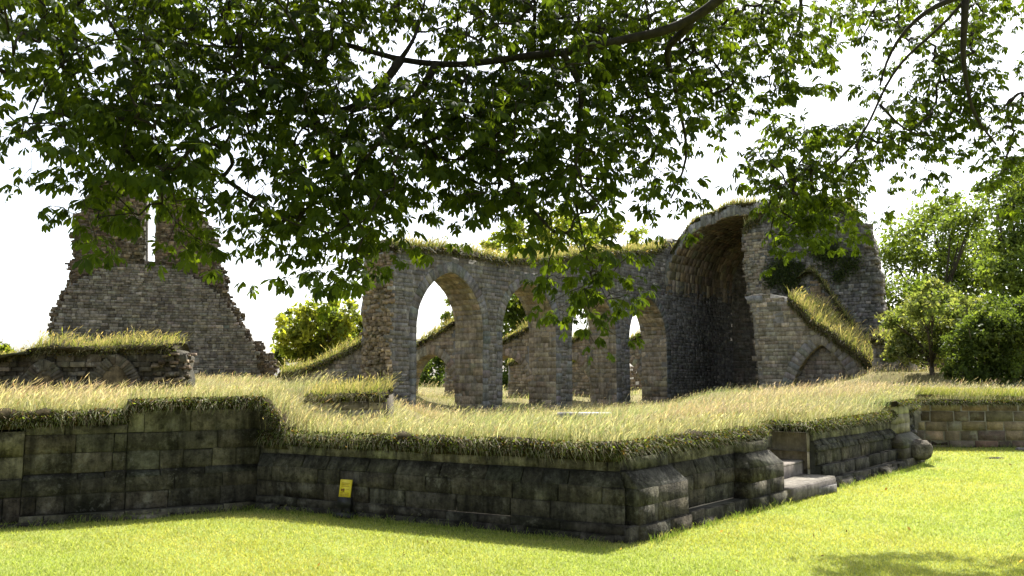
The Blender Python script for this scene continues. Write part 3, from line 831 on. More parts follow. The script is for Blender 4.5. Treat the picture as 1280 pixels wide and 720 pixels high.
# edge voussoirs
mb = MB(); Q = []; 
wq = np.concatenate([[0, .06, .2, .45], np.linspace(.75, 6.4, 26)])
for a, b in zip(wq[:-1], wq[1:]):
    f0 = lambda wv, th: vault_pt(wv, ss(wv)) + UP * th * (1.0 if wv > .8 else .6) - DW * (.35 * (1 - min(1, wv / 2)) * th)
    t = .5 + random.uniform(-.12, .12)
    Q.append([f0(a, 0), f0(b, 0), f0(b, t), f0(a, t)])
Q = np.array(Q); nn = np.broadcast_to(-U, (len(Q), 3))
add_stones(mb, Q, nn, stone_cols(len(Q), (.2, .195, .18), .2), (.02, .12), inset=.015, back=.2); mb.build('arch_ring', M_RUIN, tr)
# end wall and far part of the transept
wall_slab(tr, [(-1.5, GZ), (-1.5, 7), (.1, 8.4), (1, 9.4), (2.5, 10), (6, 10), (8.5, 9), (8.5, GZ)], OV + U * S_CORNER, DW, -U, 1.0, (.16, .14, .11), ragged=0, var=.15)
grass_cap([vault_pt(wv, ss(wv) + .2) + UP * (.55 if wv > .9 else .5) for wv in ws[3:18]], -U, 5.5, .35, tr, over=.25)

# ---------------------------------------------------------------- the tower block right of the vault
TO = OV + U * VAULT_S                          # plane of its front
def tz(px, py, off=0.0):
    o = TO + (-U) * off
    return sz(px, py, o, DW)
tower = empty('transept_tower', 'massive high block of dark rubble beside the vault, grass on its top left corner', 'ruin')
outline = [(945, 480), (944, 440), (941, 400), (938, 372), (936, 352), (932, 335), (934, 315), (930, 300), (930, 289), (938, 280), (950, 272), (965, 262), (1000, 256), (1030, 254), (1060, 260), (1078, 272), (1088, 288), (1092, 302), (1091, 312), (1096, 322), (1095, 335), (1099, 345), (1098, 370), (1102, 390), (1101, 425), (1104, 480)]
TEXT = unit(arr(.40, .915, 0))
pl = [tz(*p, .0) for p in outline]
wall_slab(tower, [(s, z) for s, z in pl], TO, DW, -U, 5.5, (.135, .128, .115), (.12, .24), (.14, .38), ragged=.8, proud=(.0, .10), mat=M_RUBBLE, var=.3, mortar=(.15, .145, .13), ext=TEXT)
grass_cap([on_plane(TO, DW, *tz(px, py)) for px, py in ((931, 290), (940, 281), (952, 274), (966, 264), (1000, 258), (1030, 256), (1060, 262), (1074, 271))], -TEXT, 3.0, .4, tower, over=.12)
# left flank of the block: stones on its broken side
mb = MB()
for k in range(520):
    z = random.uniform(.2, 8.6); t = random.uniform(0, 5.2)
    w0 = np.interp(z, [p[1] for p in pl[:9]], [p[0] for p in pl[:9]])
    c = TO + DW * (w0 + random.uniform(.0, .12)) + TEXT * t + UP * z
    box(mb, c, DW * .12, U * random.uniform(.12, .3), UP * random.uniform(.06, .12), stone_cols(1, (.2, .17, .12), .25)[0])
mb.build('flank_stones', M_RUBBLE, tower); mb = MB()
for k in range(420):                            # ragged right flank
    z = random.uniform(.2, 8.8); t = random.uniform(0, 5.2)
    w0 = np.interp(z, [p[1] for p in pl[16:]][::-1], [p[0] for p in pl[16:]][::-1])
    c = TO + DW * (w0 + random.uniform(-.16, .06)) + TEXT * t * .4 + UP * z
    box(mb, c, DW * random.uniform(.1, .22), U * random.uniform(.12, .3), UP * random.uniform(.06, .13), stone_cols(1, (.13, .12, .105), .3)[0])
mb.build('flank_stones', M_RUBBLE, tower)
# warm lighter masonry of the pillar above the corbel and in the roof scar
mb = MB()
pz = [tz(*p) for p in ((934, 370), (931, 335), (933, 310), (930, 290), (958, 290), (962, 320), (955, 345), (968, 370))]
rc = courses(pz, (.12, .2), (.2, .45), .5)
add_stones(mb, rect_quads(rc, TO, DW), -U, stone_cols(len(rc), (.25, .215, .155), .2), (.06, .14), inset=.015, back=.1)
mb.build('pillar_facing', M_RUIN, tower); mb = MB()
pz = [tz(*p) for p in ((1012, 352), (1022, 350), (1040, 375), (1052, 398), (1040, 400), (1012, 386))]
rc = courses(pz, (.12, .2), (.2, .45), .4)
add_stones(mb, rect_quads(rc, TO, DW), -U, stone_cols(len(rc), (.27, .2, .12), .2), (.06, .12), inset=.015, back=.1)
mb.build('roof_scar', M_RUIN, tower)
scar = [on_plane(TO - U * .1, DW, *tz(px, py, .1)) for px, py in ((1000, 348), (1014, 338), (1026, 350), (1040, 372), (1055, 395), (1066, 410))]
grass_cap(scar, -U, .25, .22, tower, over=.22)

# sloping front wall with the blind arch
GF = 5.0
FO = TO - U * GF
gable = empty('sloping_wall', 'low stone wall with a blind pointed arch and a thick grassy slope falling to the right along its top', 'ruin')
fz = lambda px, py: tz(px, py, GF)
gl = [(946, 485), (945, 470), (943, 440), (941, 410), (939, 388), (936, 380), (935, 370), (950, 367), (966, 368), (986, 376), (1002, 390), (1010, 402), (1024, 410), (1042, 424), (1060, 438), (1078, 452), (1088, 466), (1090, 485)]
gp = [fz(*p) for p in gl]
BA0, BA1 = s_of(983, FO, DW), s_of(1066, FO, DW)
b_ap = fz(1024, 430)[1]
x0, wd, sp, ap = BA0, BA1 - BA0, .2, b_ap
def exb(a):
    ring = arch_pts(x0 - .35, wd + .7, sp, ap + .5)
    zc = (a[:, 2] + a[:, 3]) / 2
    return inside(ring, np.stack([(a[:, 0] + a[:, 1]) / 2, zc], 1)) | inside(ring, np.stack([a[:, 1], zc], 1)) | inside(ring, np.stack([a[:, 0], zc], 1))
gp2 = gp[:-1] + [(gp[-1][0], GZ), (x0 + wd, GZ)] + arch_pts(x0, wd, sp, ap)[::-1] + [(x0, GZ), (gp[0][0], GZ)]
wall_slab(gable, gp2, FO, DW, -U, GF + .1, (.225, .20, .15), ragged=.5, excl=exb)
mb = MB(); ring_stones(x0, wd, sp, ap, .5, FO, DW, -U, (.2, .19, .17), mb, 0, proud=(.01, .03)); mb.build('arch_ring', M_RUIN, gable)
mb = MB(); reveal_stones(mb, [(x0, 0)] + arch_pts(x0, wd, sp, ap, 12) + [(x0 + wd, 0)], FO, DW, -U, 0.0, -.35, (.3, .26, .16), lmin=.3, lmax=.4); mb.build('arch_reveal', M_RUIN, gable)
mb = MB(); pf = arch_pts(x0 + .01, wd - .02, sp, ap - .01) + [(x0 + wd, -.1), (x0, -.1)]
rc = courses(pf, (.13, .2), (.25, .55), .5); add_stones(mb, rect_quads(rc, FO + U * .36, DW), -U, stone_cols(len(rc), (.19, .165, .13), .15), (0, .02)); 
prism(mb, pf, FO, DW, U, .37, .6, (.17, .16, .13)); mb.build('infill', M_RUIN, gable)
mb = MB(); cp = fz(937, 375); c = on_plane(FO, DW, cp[0] + .25, cp[1])
v = [c + DW * a + (-U) * b_ + UP * z for z in (-.16, .16) for a, b_ in ((-.45 if z > 0 else -.3, -.6), (.35, -.6), (.35, .14 if z > 0 else .04), (-.45 if z > 0 else -.3, .14 if z > 0 else .04))]
mb.add(v, [(3, 2, 1, 0), (4, 5, 6, 7), (0, 1, 5, 4), (1, 2, 6, 5), (2, 3, 7, 6), (3, 0, 4, 7)], (.22, .22, .22)); mb.build('corbel', M_RUIN, gable)
grass_cap([on_plane(FO, DW, *p) for p in gp[9:17]], -U, GF - .4, .45, gable, over=.2)
# low turf-capped remnant to its right
rem = empty('wall_remnant', 'low turf capped stub of wall between the tower and the bushes', 'ruin')
ro = P(1086, 440, 34.0); 
pl = [sz(px, py, ro, DW) for px, py in ((1088, 480), (1088, 428), (1098, 424), (1112, 425), (1124, 432), (1130, 445), (1132, 480))]
wall_slab(rem, pl, ro, DW, -U, 1.2, (.13, .12, .1), ragged=.5, mat=M_RUBBLE)
grass_cap([on_plane(ro, DW, *p) for p in pl[1:6]], -U, 1.2, .4, rem, over=.25)

# ---------------------------------------------------------------- the ruined gable far left
gd = unit(arr(.95, .30, 0)); gn = arr(gd[1], -gd[0], 0)
GO = P(190, 468, 42.0) - gd * 0
g1 = empty('ruined_gable', 'high ragged gable wall at the far left with a narrow slit window near its top', 'ruin')
out_px = [(62, 490), (64, 445), (67, 425), (68, 400), (73, 382), (78, 368), (86, 358), (89, 342), (85, 330), (92, 322), (93, 306), (87, 292), (97, 284), (90, 274), (96, 264), (97, 252), (106, 240), (125, 226), (150, 222), (176, 228), (178, 250), (179, 285), (181, 326), (192, 327), (191, 290), (190, 262), (194, 240), (225, 246), (250, 270), (266, 296), (272, 315), (270, 330), (280, 345), (283, 365), (281, 352), (292, 384), (301, 392), (304, 405), (311, 417), (313, 425), (328, 428), (330, 440), (340, 442), (345, 452), (345, 490)]
del out_px[34]
pl = [sz(px, py, GO, gd) for px, py in out_px]
wall_slab(g1, pl, GO, gd, gn, 1.3, (.118, .088, .058), (.06, .15), (.1, .32), ragged=.9, proud=(.0, .12), mat=M_RUBBLE, var=.34, hue=.04)
low_px = [(64, 490), (66, 445), (69, 425), (71, 400), (79, 374), (94, 352), (130, 335), (180, 329), (215, 335), (246, 348), (270, 364), (286, 384), (297, 400), (306, 416), (314, 428), (324, 440), (330, 490)]
GO2 = GO + gn * .32
pl2 = [sz(px, py, GO2, gd) for px, py in low_px]
pc = np.array(pl2); pc = pc.mean(0) + (pc - pc.mean(0)) * .965; core = MB(); prism(core, [tuple(q) for q in pc], GO2, gd, -gn, .03, .32, (.17, .155, .13)); core.build('lower_core', M_MORTAR, g1)
rc = courses(pl2, (.09, .18), (.16, .42), .85)
mb = MB(); add_stones(mb, rect_quads(rc, GO2, gd), gn, stone_cols(len(rc), (.145, .13, .105), .28, .03), (0, .05), inset=.02, jit=.015); mb.build('lower_facing', M_RUIN, g1)
mb = MB()
for k in range(900):                            # broken ends
    z = random.uniform(1, 9.5); sgn = random.random() < .6
    Lf = pl[:18] if sgn else pl[28:]
    zs = [p[1] for p in Lf]; xs = [p[0] for p in Lf]
    if not sgn: zs, xs = zs[::-1], xs[::-1]
    w0 = np.interp(z, zs, xs)
    c = on_plane(GO, gd, w0 + (random.uniform(-.14, .3) if sgn else random.uniform(-.3, .14)), z) - gn * random.uniform(0, 1.2)
    box(mb, c, unit(gd + rng.normal(0, .12, 3)) * random.uniform(.04, .16), gn * random.uniform(.06, .2), unit(UP + rng.normal(0, .2, 3)) * random.uniform(.03, .10), stone_cols(1, (.125, .1, .072), .3)[0])
mb.build('broken_end', M_RUBBLE, g1)

# low wall with two blocked arches in front of it
NO = P(100, 468, 21.0); nd_ = unit(arr(1, .12, 0)); nn_ = arr(nd_[1], -nd_[0], 0)
nw = empty('niche_wall', 'low dark overgrown wall with two small blocked arches and turf on top, below the ruined gable', 'wall')
npx = [(-120, 500), (-120, 462), (-40, 455), (10, 450), (45, 440), (75, 437), (110, 440), (150, 436), (190, 436), (222, 437), (232, 446), (230, 460), (234, 474), (232, 500)]
pl = [sz(px, py, NO, nd_) for px, py in npx]
wall_slab(nw, pl, NO, nd_, nn_, 1.2, (.07, .062, .045), (.09, .2), (.12, .35), ragged=.6, proud=(.0, .14), mat=M_RUBBLE, mortar=(.05, .045, .03), var=.4)
for pxc, hwp, pyt in ((63, 16, 462), (151, 20, 455)):
    mb = MB(); a, b_ = s_of(pxc - hwp, NO, nd_), s_of(pxc + hwp, NO, nd_)
    zt = P(pxc, pyt, 21)[2]
    ring_stones(a, b_ - a, 1.15, zt, .26, NO, nd_, nn_, (.085, .075, .055), mb, 1.0, .07, (.13, .17))
    pf = arch_pts(a, b_ - a, 1.15, zt)
    prism(mb, pf + [(b_, .8), (a, .8)], NO, nd_, nn_, -.1, .13, (.13, .10, .052)); mb.build('niche_arch', M_RUBBLE, nw)
mb = MB()
for k in range(90):
    px = random.uniform(196, 233); py = random.uniform(441, 478)
    s, z = sz(px, py, NO, nd_); c = on_plane(NO, nd_, s, z) - nn_ * random.uniform(-.15, .8)
    box(mb, c, unit(nd_ + rng.normal(0, .12, 3)) * random.uniform(.04, .14), nn_ * random.uniform(.06, .16), unit(UP + rng.normal(0, .12, 3)) * random.uniform(.02, .05), stone_cols(1, (.11, .085, .057), .4)[0])
mb.build('loose_stones', M_RUBBLE, nw)
grass_cap([on_plane(NO, nd_, *p) for p in pl[1:5]], nn_, 1.2, .12, nw, (.04, .04, .02), .3)
grass_cap([on_plane(NO, nd_, *p) for p in pl[4:10]], nn_, 1.2, .22, nw, over=.2)

# stub wall in the middle
SO_ = P(400, 500, 14.0); sd = unit(arr(1, .05, 0)); sn = arr(sd[1], -sd[0], 0)
sw = empty('wall_stub', 'short stub of pale squared masonry under a grassy hump in the middle of the meadow', 'wall')
pl = [sz(px, py, SO_, sd) for px, py in ((385, 545), (385, 499), (430, 496), (485, 495), (487, 545))]
wall_slab(sw, pl, SO_, sd, sn, 1.3, (.40, .36, .27), (.11, .17), (.25, .6), ragged=0, proud=(0, .02), mortar=(.08, .07, .05))
grass_cap([on_plane(SO_, sd, *p) for p in pl[1:4]], sn, 1.3, .15, sw, over=.08)

# pale slab in the meadow
b = MB(); c = P(732, 517, 21.0)
box(b, c - UP * .03, arr(.66, .03, 0), arr(-.02, .4, 0), UP * .05, (.5, .48, .45)); box(b, c - UP * .34, arr(.5, .02, 0), arr(-.02, .3, 0), UP * .27, (.3, .28, .25))
b.build('stone_slab', M_ASHLAR, label='pale flat stone slab lying in the tall grass before the arcade', category='slab')

# ---------------------------------------------------------------- small things on the lawn
def lump(name, c, r, mat, col, seed, **kw):
    n, m = 14, 9; vs = []
    for i in range(m + 1):
        th = math.pi * i / m
        for k in range(n):
            ph = 2 * math.pi * k / n
            dd = arr(math.sin(th) * math.cos(ph), math.sin(th) * math.sin(ph), math.cos(th))
            dd = np.sign(dd) * np.abs(dd) ** .8
            q = 1 + .16 * vnoise(dd[0] * 2 + dd[2], dd[1] * 2 - dd[2], 1.3, seed) + random.uniform(-.03, .03)
            vs.append(np.asarray(c) + dd * np.asarray(r) * q)
    fs = [(i * n + k, (i + 1) * n + k, (i + 1) * n + (k + 1) % n, i * n + (k + 1) % n) for i in range(m) for k in range(n)]
    b = MB(); b.add(vs, fs, col); return b.build(name, mat, smooth=True, **kw)
lump('boulder', P(1145, 562, 15.25), (.26, .28, .18), M_ASHLAR, (.15, .13, .1), 1, label='big rounded brown boulder at the foot of the pale end pillar', category='boulder')
lump('stone', P(1278, 563, 17.0), (.13, .1, .06), M_ASHLAR, (.3, .28, .25), 2, label='small pale stone on the lawn at the right edge', category='stone')
lump('stone', P(1243, 575, 15.9), (.20, .09, .05), M_ASHLAR, (.05, .04, .03), 3, label='flat dark brown lump of twigs lying alone on the sunny lawn', category='stone')  # a clump of dark twigs, modelled as a smooth lump
b = MB(); c = P(1028, 606, 11.7)
vs = [c + Ru * a + nC * t + UP * (h) for h in (-.12, .0) for a, t in ((-.36, -.12), (.36, -.16), (.40, .05), (.1, .16), (-.30, .12))]
b.add(vs, [(4, 3, 2, 1, 0), (5, 6, 7, 8, 9)] + [(i, (i + 1) % 5, 5 + (i + 1) % 5, 5 + i) for i in range(5)], (.32, .3, .27))
b.build('flat_stone', M_ASHLAR, label='flat pale stone on the grass at the foot of the steps', category='stone')

# yellow sign leaning on the long wall
def wall_at(px, off):      # point on the long wall's outside at this pixel column
    p = I + nI * off; d = unit(C - I); r = ray2(px); s = (r * p[1] - p[0]) / (d[0] - r * d[1]); return p + d * s
M_YEL = plain_mat('yellow_plastic', (.62, .50, .03), .4, 30, .08); M_BLK = plain_mat('black_plastic', (.012, .012, .012), .5, 30, .2); M_RED = plain_mat('dark_red_print', (.10, .015, .01), .5, 30, .1); M_OCH = plain_mat('ochre_print', (.36, .25, .02), .5, 30, .1)
base = wall_at(437, .23)
sg = empty('warning_sign', 'small yellow sign on a black foot standing against the dark wall', 'sign')
sx = unit(C - I); syv = unit(UP * 1 - nI * -.0 - nI * .18); sno = unit(np.cross(sx, syv)); 
if sno @ nI < 0: sno = -sno
zb = P(437, 623, base[1])[2]; sc_ = base[1] / F
hw, hh = 8.6 * sc_, 11.3 * sc_
cS = base * [1, 1, 0] + UP * (zb + hh)
b = MB(); box(b, cS, sx * hw, syv * hh, sno * .008); b.build('panel', M_YEL, sg)
b = MB(); box(b, cS - syv * (hh + .045) - sno * .02, sx * hw * 1.1, UP * .06, sno * .03); box(b, base * [1, 1, 0] + UP * .03 - nI * .01, sx * hw * 1.5, UP * .03, nI * .09)
box(b, base * [1, 1, 0] + UP * (zb * .5) - nI * .02, sx * hw * .7, UP * (zb * .5), nI * .02); b.build('foot', M_BLK, sg)
b = MB()
for y in (.62, .45, .28, -.42, -.58, -.72):
    box(b, cS + syv * hh * y + sno * .0095 + sx * hw * random.uniform(-.12, .05), sx * hw * random.uniform(.6, .75), syv * hh * .035, sno * .002)
box(b, cS + syv * hh * -.02 + sx * hw * .42 + sno * .0095, sx * hw * .28, syv * hh * .03, sno * .002); b.build('text_lines', M_OCH, sg)
b = MB()
for ox, sh in ((-.55, .13), (-.22, .17)):
    c = cS + sx * hw * ox - syv * hh * .12 + sno * .0095
    box(b, c, sx * hw * .07, syv * hh * sh, sno * .002); box(b, c + syv * hh * .05, sx * hw * .15, syv * hh * .03, sno * .0015); box(b, c - syv * hh * .1 + sx * hw * .07, sx * hw * .05, syv * hh * .09, sno * .0025)
b.build('pictogram', M_RED, sg)

# ---------------------------------------------------------------- grass
def leaf_faces(mb, cen, size, cols, droop=0.0):
    n = len(cen)
    a = rng.normal(0, 1, (n, 3)); a[:, 2] -= droop; a /= np.linalg.norm(a, axis=1, keepdims=True)
    b = np.cross(a, rng.normal(0, 1, (n, 3))); b /= np.linalg.norm(b, axis=1, keepdims=True)
    s = size * rng.uniform(.6, 1.3, (n, 1))
    mb.add_many(np.stack([cen - a * s, cen + b * s * .55, cen + a * s, cen - b * s * .55], 1), [(0, 1, 2, 3)], cols)

def blades(mb, pts, h, wd, lean, cols, seed_frac=.35, spread=.38):
    n = len(pts)
    ang = rng.uniform(0, 2 * math.pi, n); side = np.stack([np.cos(ang), np.sin(ang), np.zeros(n)], 1)
    ln = lean[None, :] * rng.uniform(.4, 1.4, (n, 1)) + rng.normal(0, spread, (n, 3)) * [1, 1, .15]
    H = (h if np.ndim(h) else np.full(n, h))[:, None]; W = (wd if np.ndim(wd) else np.full(n, wd))[:, None]
    m1 = pts + UP * H * .55 + ln * H * .30; tip = pts + UP * H * .95 + ln * H * 1.0
    v = np.stack([pts - side * W * .5, pts + side * W * .5, m1 - side * W * .4, m1 + side * W * .4, tip], 1)
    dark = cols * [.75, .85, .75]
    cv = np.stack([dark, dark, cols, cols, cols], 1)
    mb.add_many(v, [(0, 1, 3, 2), (2, 3, 4)], cv)
    k = rng.random(n) < seed_frac
    if k.any():
        t = tip[k]; dr = t - m1[k]; dr /= np.linalg.norm(dr, axis=1, keepdims=True); L_ = H[k] * .28; s = side[k]
        c = t - dr * L_ * .45
        v = np.stack([c - dr * L_ * .5, c + s * W[k] * .9, c + dr * L_ * .6, c - s * W[k] * .9], 1)
        mb.add_many(v, [(0, 1, 2, 3)], np.clip(cols[k] * [1.15, 1.05, .95], 0, .8))
WIND = arr(.42, .1, -.05)
def grass_cols(n, pal, wts, var=.18):
    pal = np.array(pal); i = rng.choice(len(pal), n, p=np.array(wts) / sum(wts))
    return np.clip(pal[i] * np.exp(rng.normal(0, var, (n, 1))), .01, .75)
STRAW = [(.41, .395, .29), (.34, .35, .20), (.21, .25, .10), (.32, .255, .19), (.50, .485, .38)]
SHORT = [(.21, .23, .09), (.28, .26, .14), (.15, .185, .06), (.24, .175, .11)]
mb = MB()
def scatter_meadow(n, x0, x1, y0, y1, hmul, wd, seedf, wallmax=None):
    x = rng.uniform(x0, x1, n); y = rng.uniform(y0, y1, n)
    v = np.stack([x, y, x * 0], 1)
    dw = wall_dist(v)
    # keep to the view wedge
    k = inside(MEADOW_POLY, v[:, :2]) & (dw > .02) & ~in_stair(v) & (np.abs(x) < y * .68 + 1.0)
    # not on top of the ruins' footprint
    v = v[k]; 
    v[:, 2] = meadow_z(v[:, 0], v[:, 1]) - .02
    patch = vnoise(v[:, 0], v[:, 1], .8, 4)
    dens = rng.random(len(v)) < (.75 + .25 * patch)
    v = v[dens]; patch = patch[dens]
    c = grass_cols(len(v), STRAW, (4, 3, 2.2, 1.3, 2))
    g = vnoise(v[:, 0], v[:, 1], .55, 9)[:, None]
    c = c * (1 + .18 * g * [-1, 0, -1])
    rd = np.clip(vnoise(v[:, 0], v[:, 1], 1.3, 21) - .45, 0, 1)[:, None]
    c = c * (1 - rd * [.1, .45, .35])
    h = hmul * rng.uniform(.5, 1.15, len(v)) * (1 + .3 * patch + .35 * vnoise(v[:, 0], v[:, 1], 2.2, 41))
    low = rng.random(len(v)) < .5
    cl = grass_cols(len(v), SHORT, (3, 2, 2, 1.2)) * (1 + .2 * g * [-1, 0, -1])
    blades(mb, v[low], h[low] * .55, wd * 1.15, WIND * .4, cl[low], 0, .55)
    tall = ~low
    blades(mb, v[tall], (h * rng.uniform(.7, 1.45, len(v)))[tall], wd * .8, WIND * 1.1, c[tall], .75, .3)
scatter_meadow(260000, -9, 13, 8.3, 20, .23, .0062, .45)
scatter_meadow(110000, -16, 20, 19, 40, .26, .013, .4)
scatter_meadow(30000, -35, 35, 40, 75, .35, .03, .3)
# right side is greener
x = rng.uniform(8, 16, 30000); y = rng.uniform(17.4, 22, 30000); v = np.stack([x, y, x * 0], 1)
k = inside(MEADOW_POLY, v[:, :2]); v = v[k]; v[:, 2] = meadow_z(v[:, 0], v[:, 1])
blades(mb, v, .17 * rng.uniform(.6, 1.2, len(v)), .01, WIND, grass_cols(len(v), [(.24, .27, .05), (.36, .33, .14)], (2, 1)), .2)
mb.build('meadow_grass', M_GRASS, label='tall straw coloured seeding grass waving over the ground inside the walls', category='grass', kind='stuff')
# grass and low leafy plants on the turf lips of the low walls
mb, gc = MB(), MB()
for (p0, p1, m0, m1, z0, z1, hg) in LIPS:
    Ln = np.linalg.norm(p1 - p0); n = int(Ln * 1500)
    t = rng.random(n)[:, None]; dpt = rng.uniform(-.5, .05, n)[:, None]
    b = p0 + (p1 - p0) * t + (m0 * (1 - t) + m1 * t) * dpt
    b = b * [1, 1, 0] + UP * ((z0 + (z1 - z0) * t) + hg * .75 - .02)
    up = rng.random(n) < .8
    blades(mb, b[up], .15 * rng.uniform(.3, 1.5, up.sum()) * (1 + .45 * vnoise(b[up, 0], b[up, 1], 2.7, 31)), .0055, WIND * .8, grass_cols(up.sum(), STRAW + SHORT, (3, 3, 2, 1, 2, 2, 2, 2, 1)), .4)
    # overhanging blades
    n2 = int(Ln * 260); t = rng.random(n2)[:, None]
    b = p0 + (p1 - p0) * t + (m0 * (1 - t) + m1 * t) * .05; b = b * [1, 1, 0] + UP * ((z0 + (z1 - z0) * t) + hg * rng.uniform(.5, 1.0, (n2, 1)))
    nav = (m0 + m1) / 2
    ang = rng.normal(0, .5, n2)
    tp = b + nav * rng.uniform(.05, .16, (n2, 1)) - UP * rng.uniform(.03, .18, (n2, 1)) + unit(p1 - p0) * ang[:, None] * .1
    sd_ = unit(p1 - p0)[None, :] * .005
    mb.add_many(np.stack([b - sd_, b + sd_, tp], 1), [(0, 1, 2)], grass_cols(n2, STRAW[:4], (2, 2, 3, 3)))
    # small dark leaves on the face
    n3 = int(Ln * 900); t = rng.random(n3)[:, None]; hz = rng.random((n3, 1)) ** .8
    b = p0 + (p1 - p0) * t + (m0 * (1 - t) + m1 * t) * (.04 + .09 * np.sin(hz * 3.0)) + rng.normal(0, .012, (n3, 3))
    b = b * [1, 1, 0] + UP * ((z0 + (z1 - z0) * t) + hg * (hz * 1.15 - .12))
    sz_ = rng.uniform(.008, .02, (n3, 1)); a = rng.normal(0, 1, (n3, 3)); a /= np.linalg.norm(a, axis=1, keepdims=True)
    c_ = np.cross(a, rng.normal(0, 1, (n3, 3))); c_ /= np.linalg.norm(c_, axis=1, keepdims=True)
    gc.add_many(np.stack([b - a * sz_, b + c_ * sz_ * .6, b + a * sz_, b - c_ * sz_ * .6], 1), [(0, 1, 2, 3)], grass_cols(n3, [(.035, .045, .013), (.026, .032, .011), (.07, .048, .024), (.085, .11, .03)], (3, 3, 1.5, .7)))
mb.build('edge_grass', M_GRASS, label='long straw grass standing and hanging along the rim of the low walls', category='grass', kind='stuff')
gc.build('ground_cover', M_LEAF, label='small dark leaved creeping plants on the turf edge above the low walls', category='ground cover', kind='stuff')
# ivy on the tower
for lab, spots in (('dark ivy clinging to the tower beside the roof scar', [(975, 340, 14), (990, 352, 14), (985, 330, 10), (1000, 335, 8), (965, 350, 9)]), ('dark creeper patch high on the right part of the tower', [(1040, 318, 16), (1065, 330, 12), (1025, 312, 10), (1050, 345, 9)])):
    iv = MB()
    for px, py, r in spots:
        k = int(r * r * 5); s_, z_ = tz(px, py)
        b = on_plane(TO, DW, s_, z_) + DW * rng.normal(0, r * .04 * .55, (k, 1)) + UP * rng.normal(0, r * .04 * .55, (k, 1)) - U * rng.uniform(.05, .3, (k, 1))
        leaf_faces(iv, b, .06, grass_cols(k, [(.03, .045, .016), (.045, .06, .02), (.06, .075, .03)], (3, 2, 1)))
    iv.build('ivy', M_LEAF, label=lab, category='ivy')
# grass on the high ruins
mb = MB()
gc = MB()
for q, n, depth, hg in CAPS:
    Yc = q[:, 1].mean(); wb = .0009 * Yc * .75
    ln = np.linalg.norm(np.diff(q, axis=0), axis=1).sum(); N = int(ln * max(.8, min(depth, 2.5)) * 330 * (25 / max(Yc, 14)))
    def along(N):
        t = rng.random(N) * (len(q) - 1); i = t.astype(int); f = (t - i)[:, None]
        return q[i] * (1 - f) + q[i + 1] * f
    dp = rng.random((N, 1)) ** 1.3 * min(depth, 3)
    b = along(N) + n * (.12 - dp) + UP * hg * .4
    pal = [(.34, .31, .13), (.2, .23, .06), (.4, .34, .18)]
    hk = (1 + .5 * vnoise(b[:, 0] * 1.3, b[:, 1] + b[:, 2], 1.9)) * rng.uniform(.35, 1.3, N)
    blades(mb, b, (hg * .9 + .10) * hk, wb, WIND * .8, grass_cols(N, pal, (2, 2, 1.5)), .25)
    n2 = int(N * .35); b = along(n2) + n * rng.uniform(.0, .2, (n2, 1)) + UP * hg * rng.uniform(-.1, .5, (n2, 1))
    tp = b + n * rng.uniform(.0, .2, (n2, 1)) - UP * rng.uniform(.05, .9, (n2, 1)) * hg + rng.normal(0, .06, (n2, 3))
    sd_ = np.cross(n, UP)[None, :] * wb * .7
    mb.add_many(np.stack([b - sd_, b + sd_, tp], 1), [(0, 1, 2)], grass_cols(n2, [(.2, .17, .09), (.12, .12, .05), (.08, .075, .03)], (1, 2, 2)))
    n3 = int(N * .45); b = along(n3) + n * rng.uniform(.02, .24, (n3, 1)) + UP * hg * rng.uniform(-.5, .5, (n3, 1)) + rng.normal(0, .04, (n3, 3))
    leaf_faces(gc, b, .0016 * Yc, grass_cols(n3, [(.055, .065, .02), (.04, .045, .016), (.10, .075, .035)], (3, 3, 1.5)))
gc.build('ground_cover', M_LEAF, label='dark creeping plants hanging from the turf edges of the high ruined walls', category='ground cover', kind='stuff')
mb.build('wall_top_grass', M_GRASS, label='grass tufts growing on the tops of the high ruined walls', category='grass', kind='stuff')

# lawn blades
mb = MB()
def lawn_patch(n, y0, y1):
    y = y0 + (y1 - y0) * rng.random(n) ** 1.5; x = rng.uniform(-.66, .66, n) * y
    v = np.stack([x, y, lawn_z(x, y)], 1)
    poly_l = [(p[0], p[1]) for p in [L2, L, I, C, RE, Q0, Q1]] + [(30, -5), (-30, -5)]
    v = v[inside(poly_l, v[:, :2])]
    n = len(v); ang = rng.uniform(0, 2 * math.pi, n); s = np.stack([np.cos(ang), np.sin(ang), np.zeros(n)], 1) * (v[:, 1:2] * .00045 + .0006)
    p = vnoise(v[:, 0], v[:, 1], .9, 6)[:, None]; p2 = vnoise(v[:, 0], v[:, 1], 3.1, 8)[:, None]
    hh = .027 * rng.uniform(.4, 1.2, (n, 1)) * (1 + .25 * p2)
    tip = v + UP * hh + rng.normal(0, .55, (n, 3)) * hh * [1, 1, .1]
    c = grass_cols(n, [(.29, .335, .075), (.35, .375, .10), (.46, .43, .18)], (3, 3, .5), .10) * (1 + .16 * p * [1, .3, .4]) * (1 - .07 * p2)
    dry = np.clip(vnoise(v[:, 0], v[:, 1] * 2.2, .8, 12) - .62, 0, 1)[:, None] * 1.8 * (rng.random((n, 1)) < .75)
    c = c * (1 - dry) + np.array([.5, .44, .2]) * dry
    mb.add_many(np.stack([v - s, v + s, tip], 1), [(0, 1, 2)], c)
lawn_patch(430000, 5.3, 19)
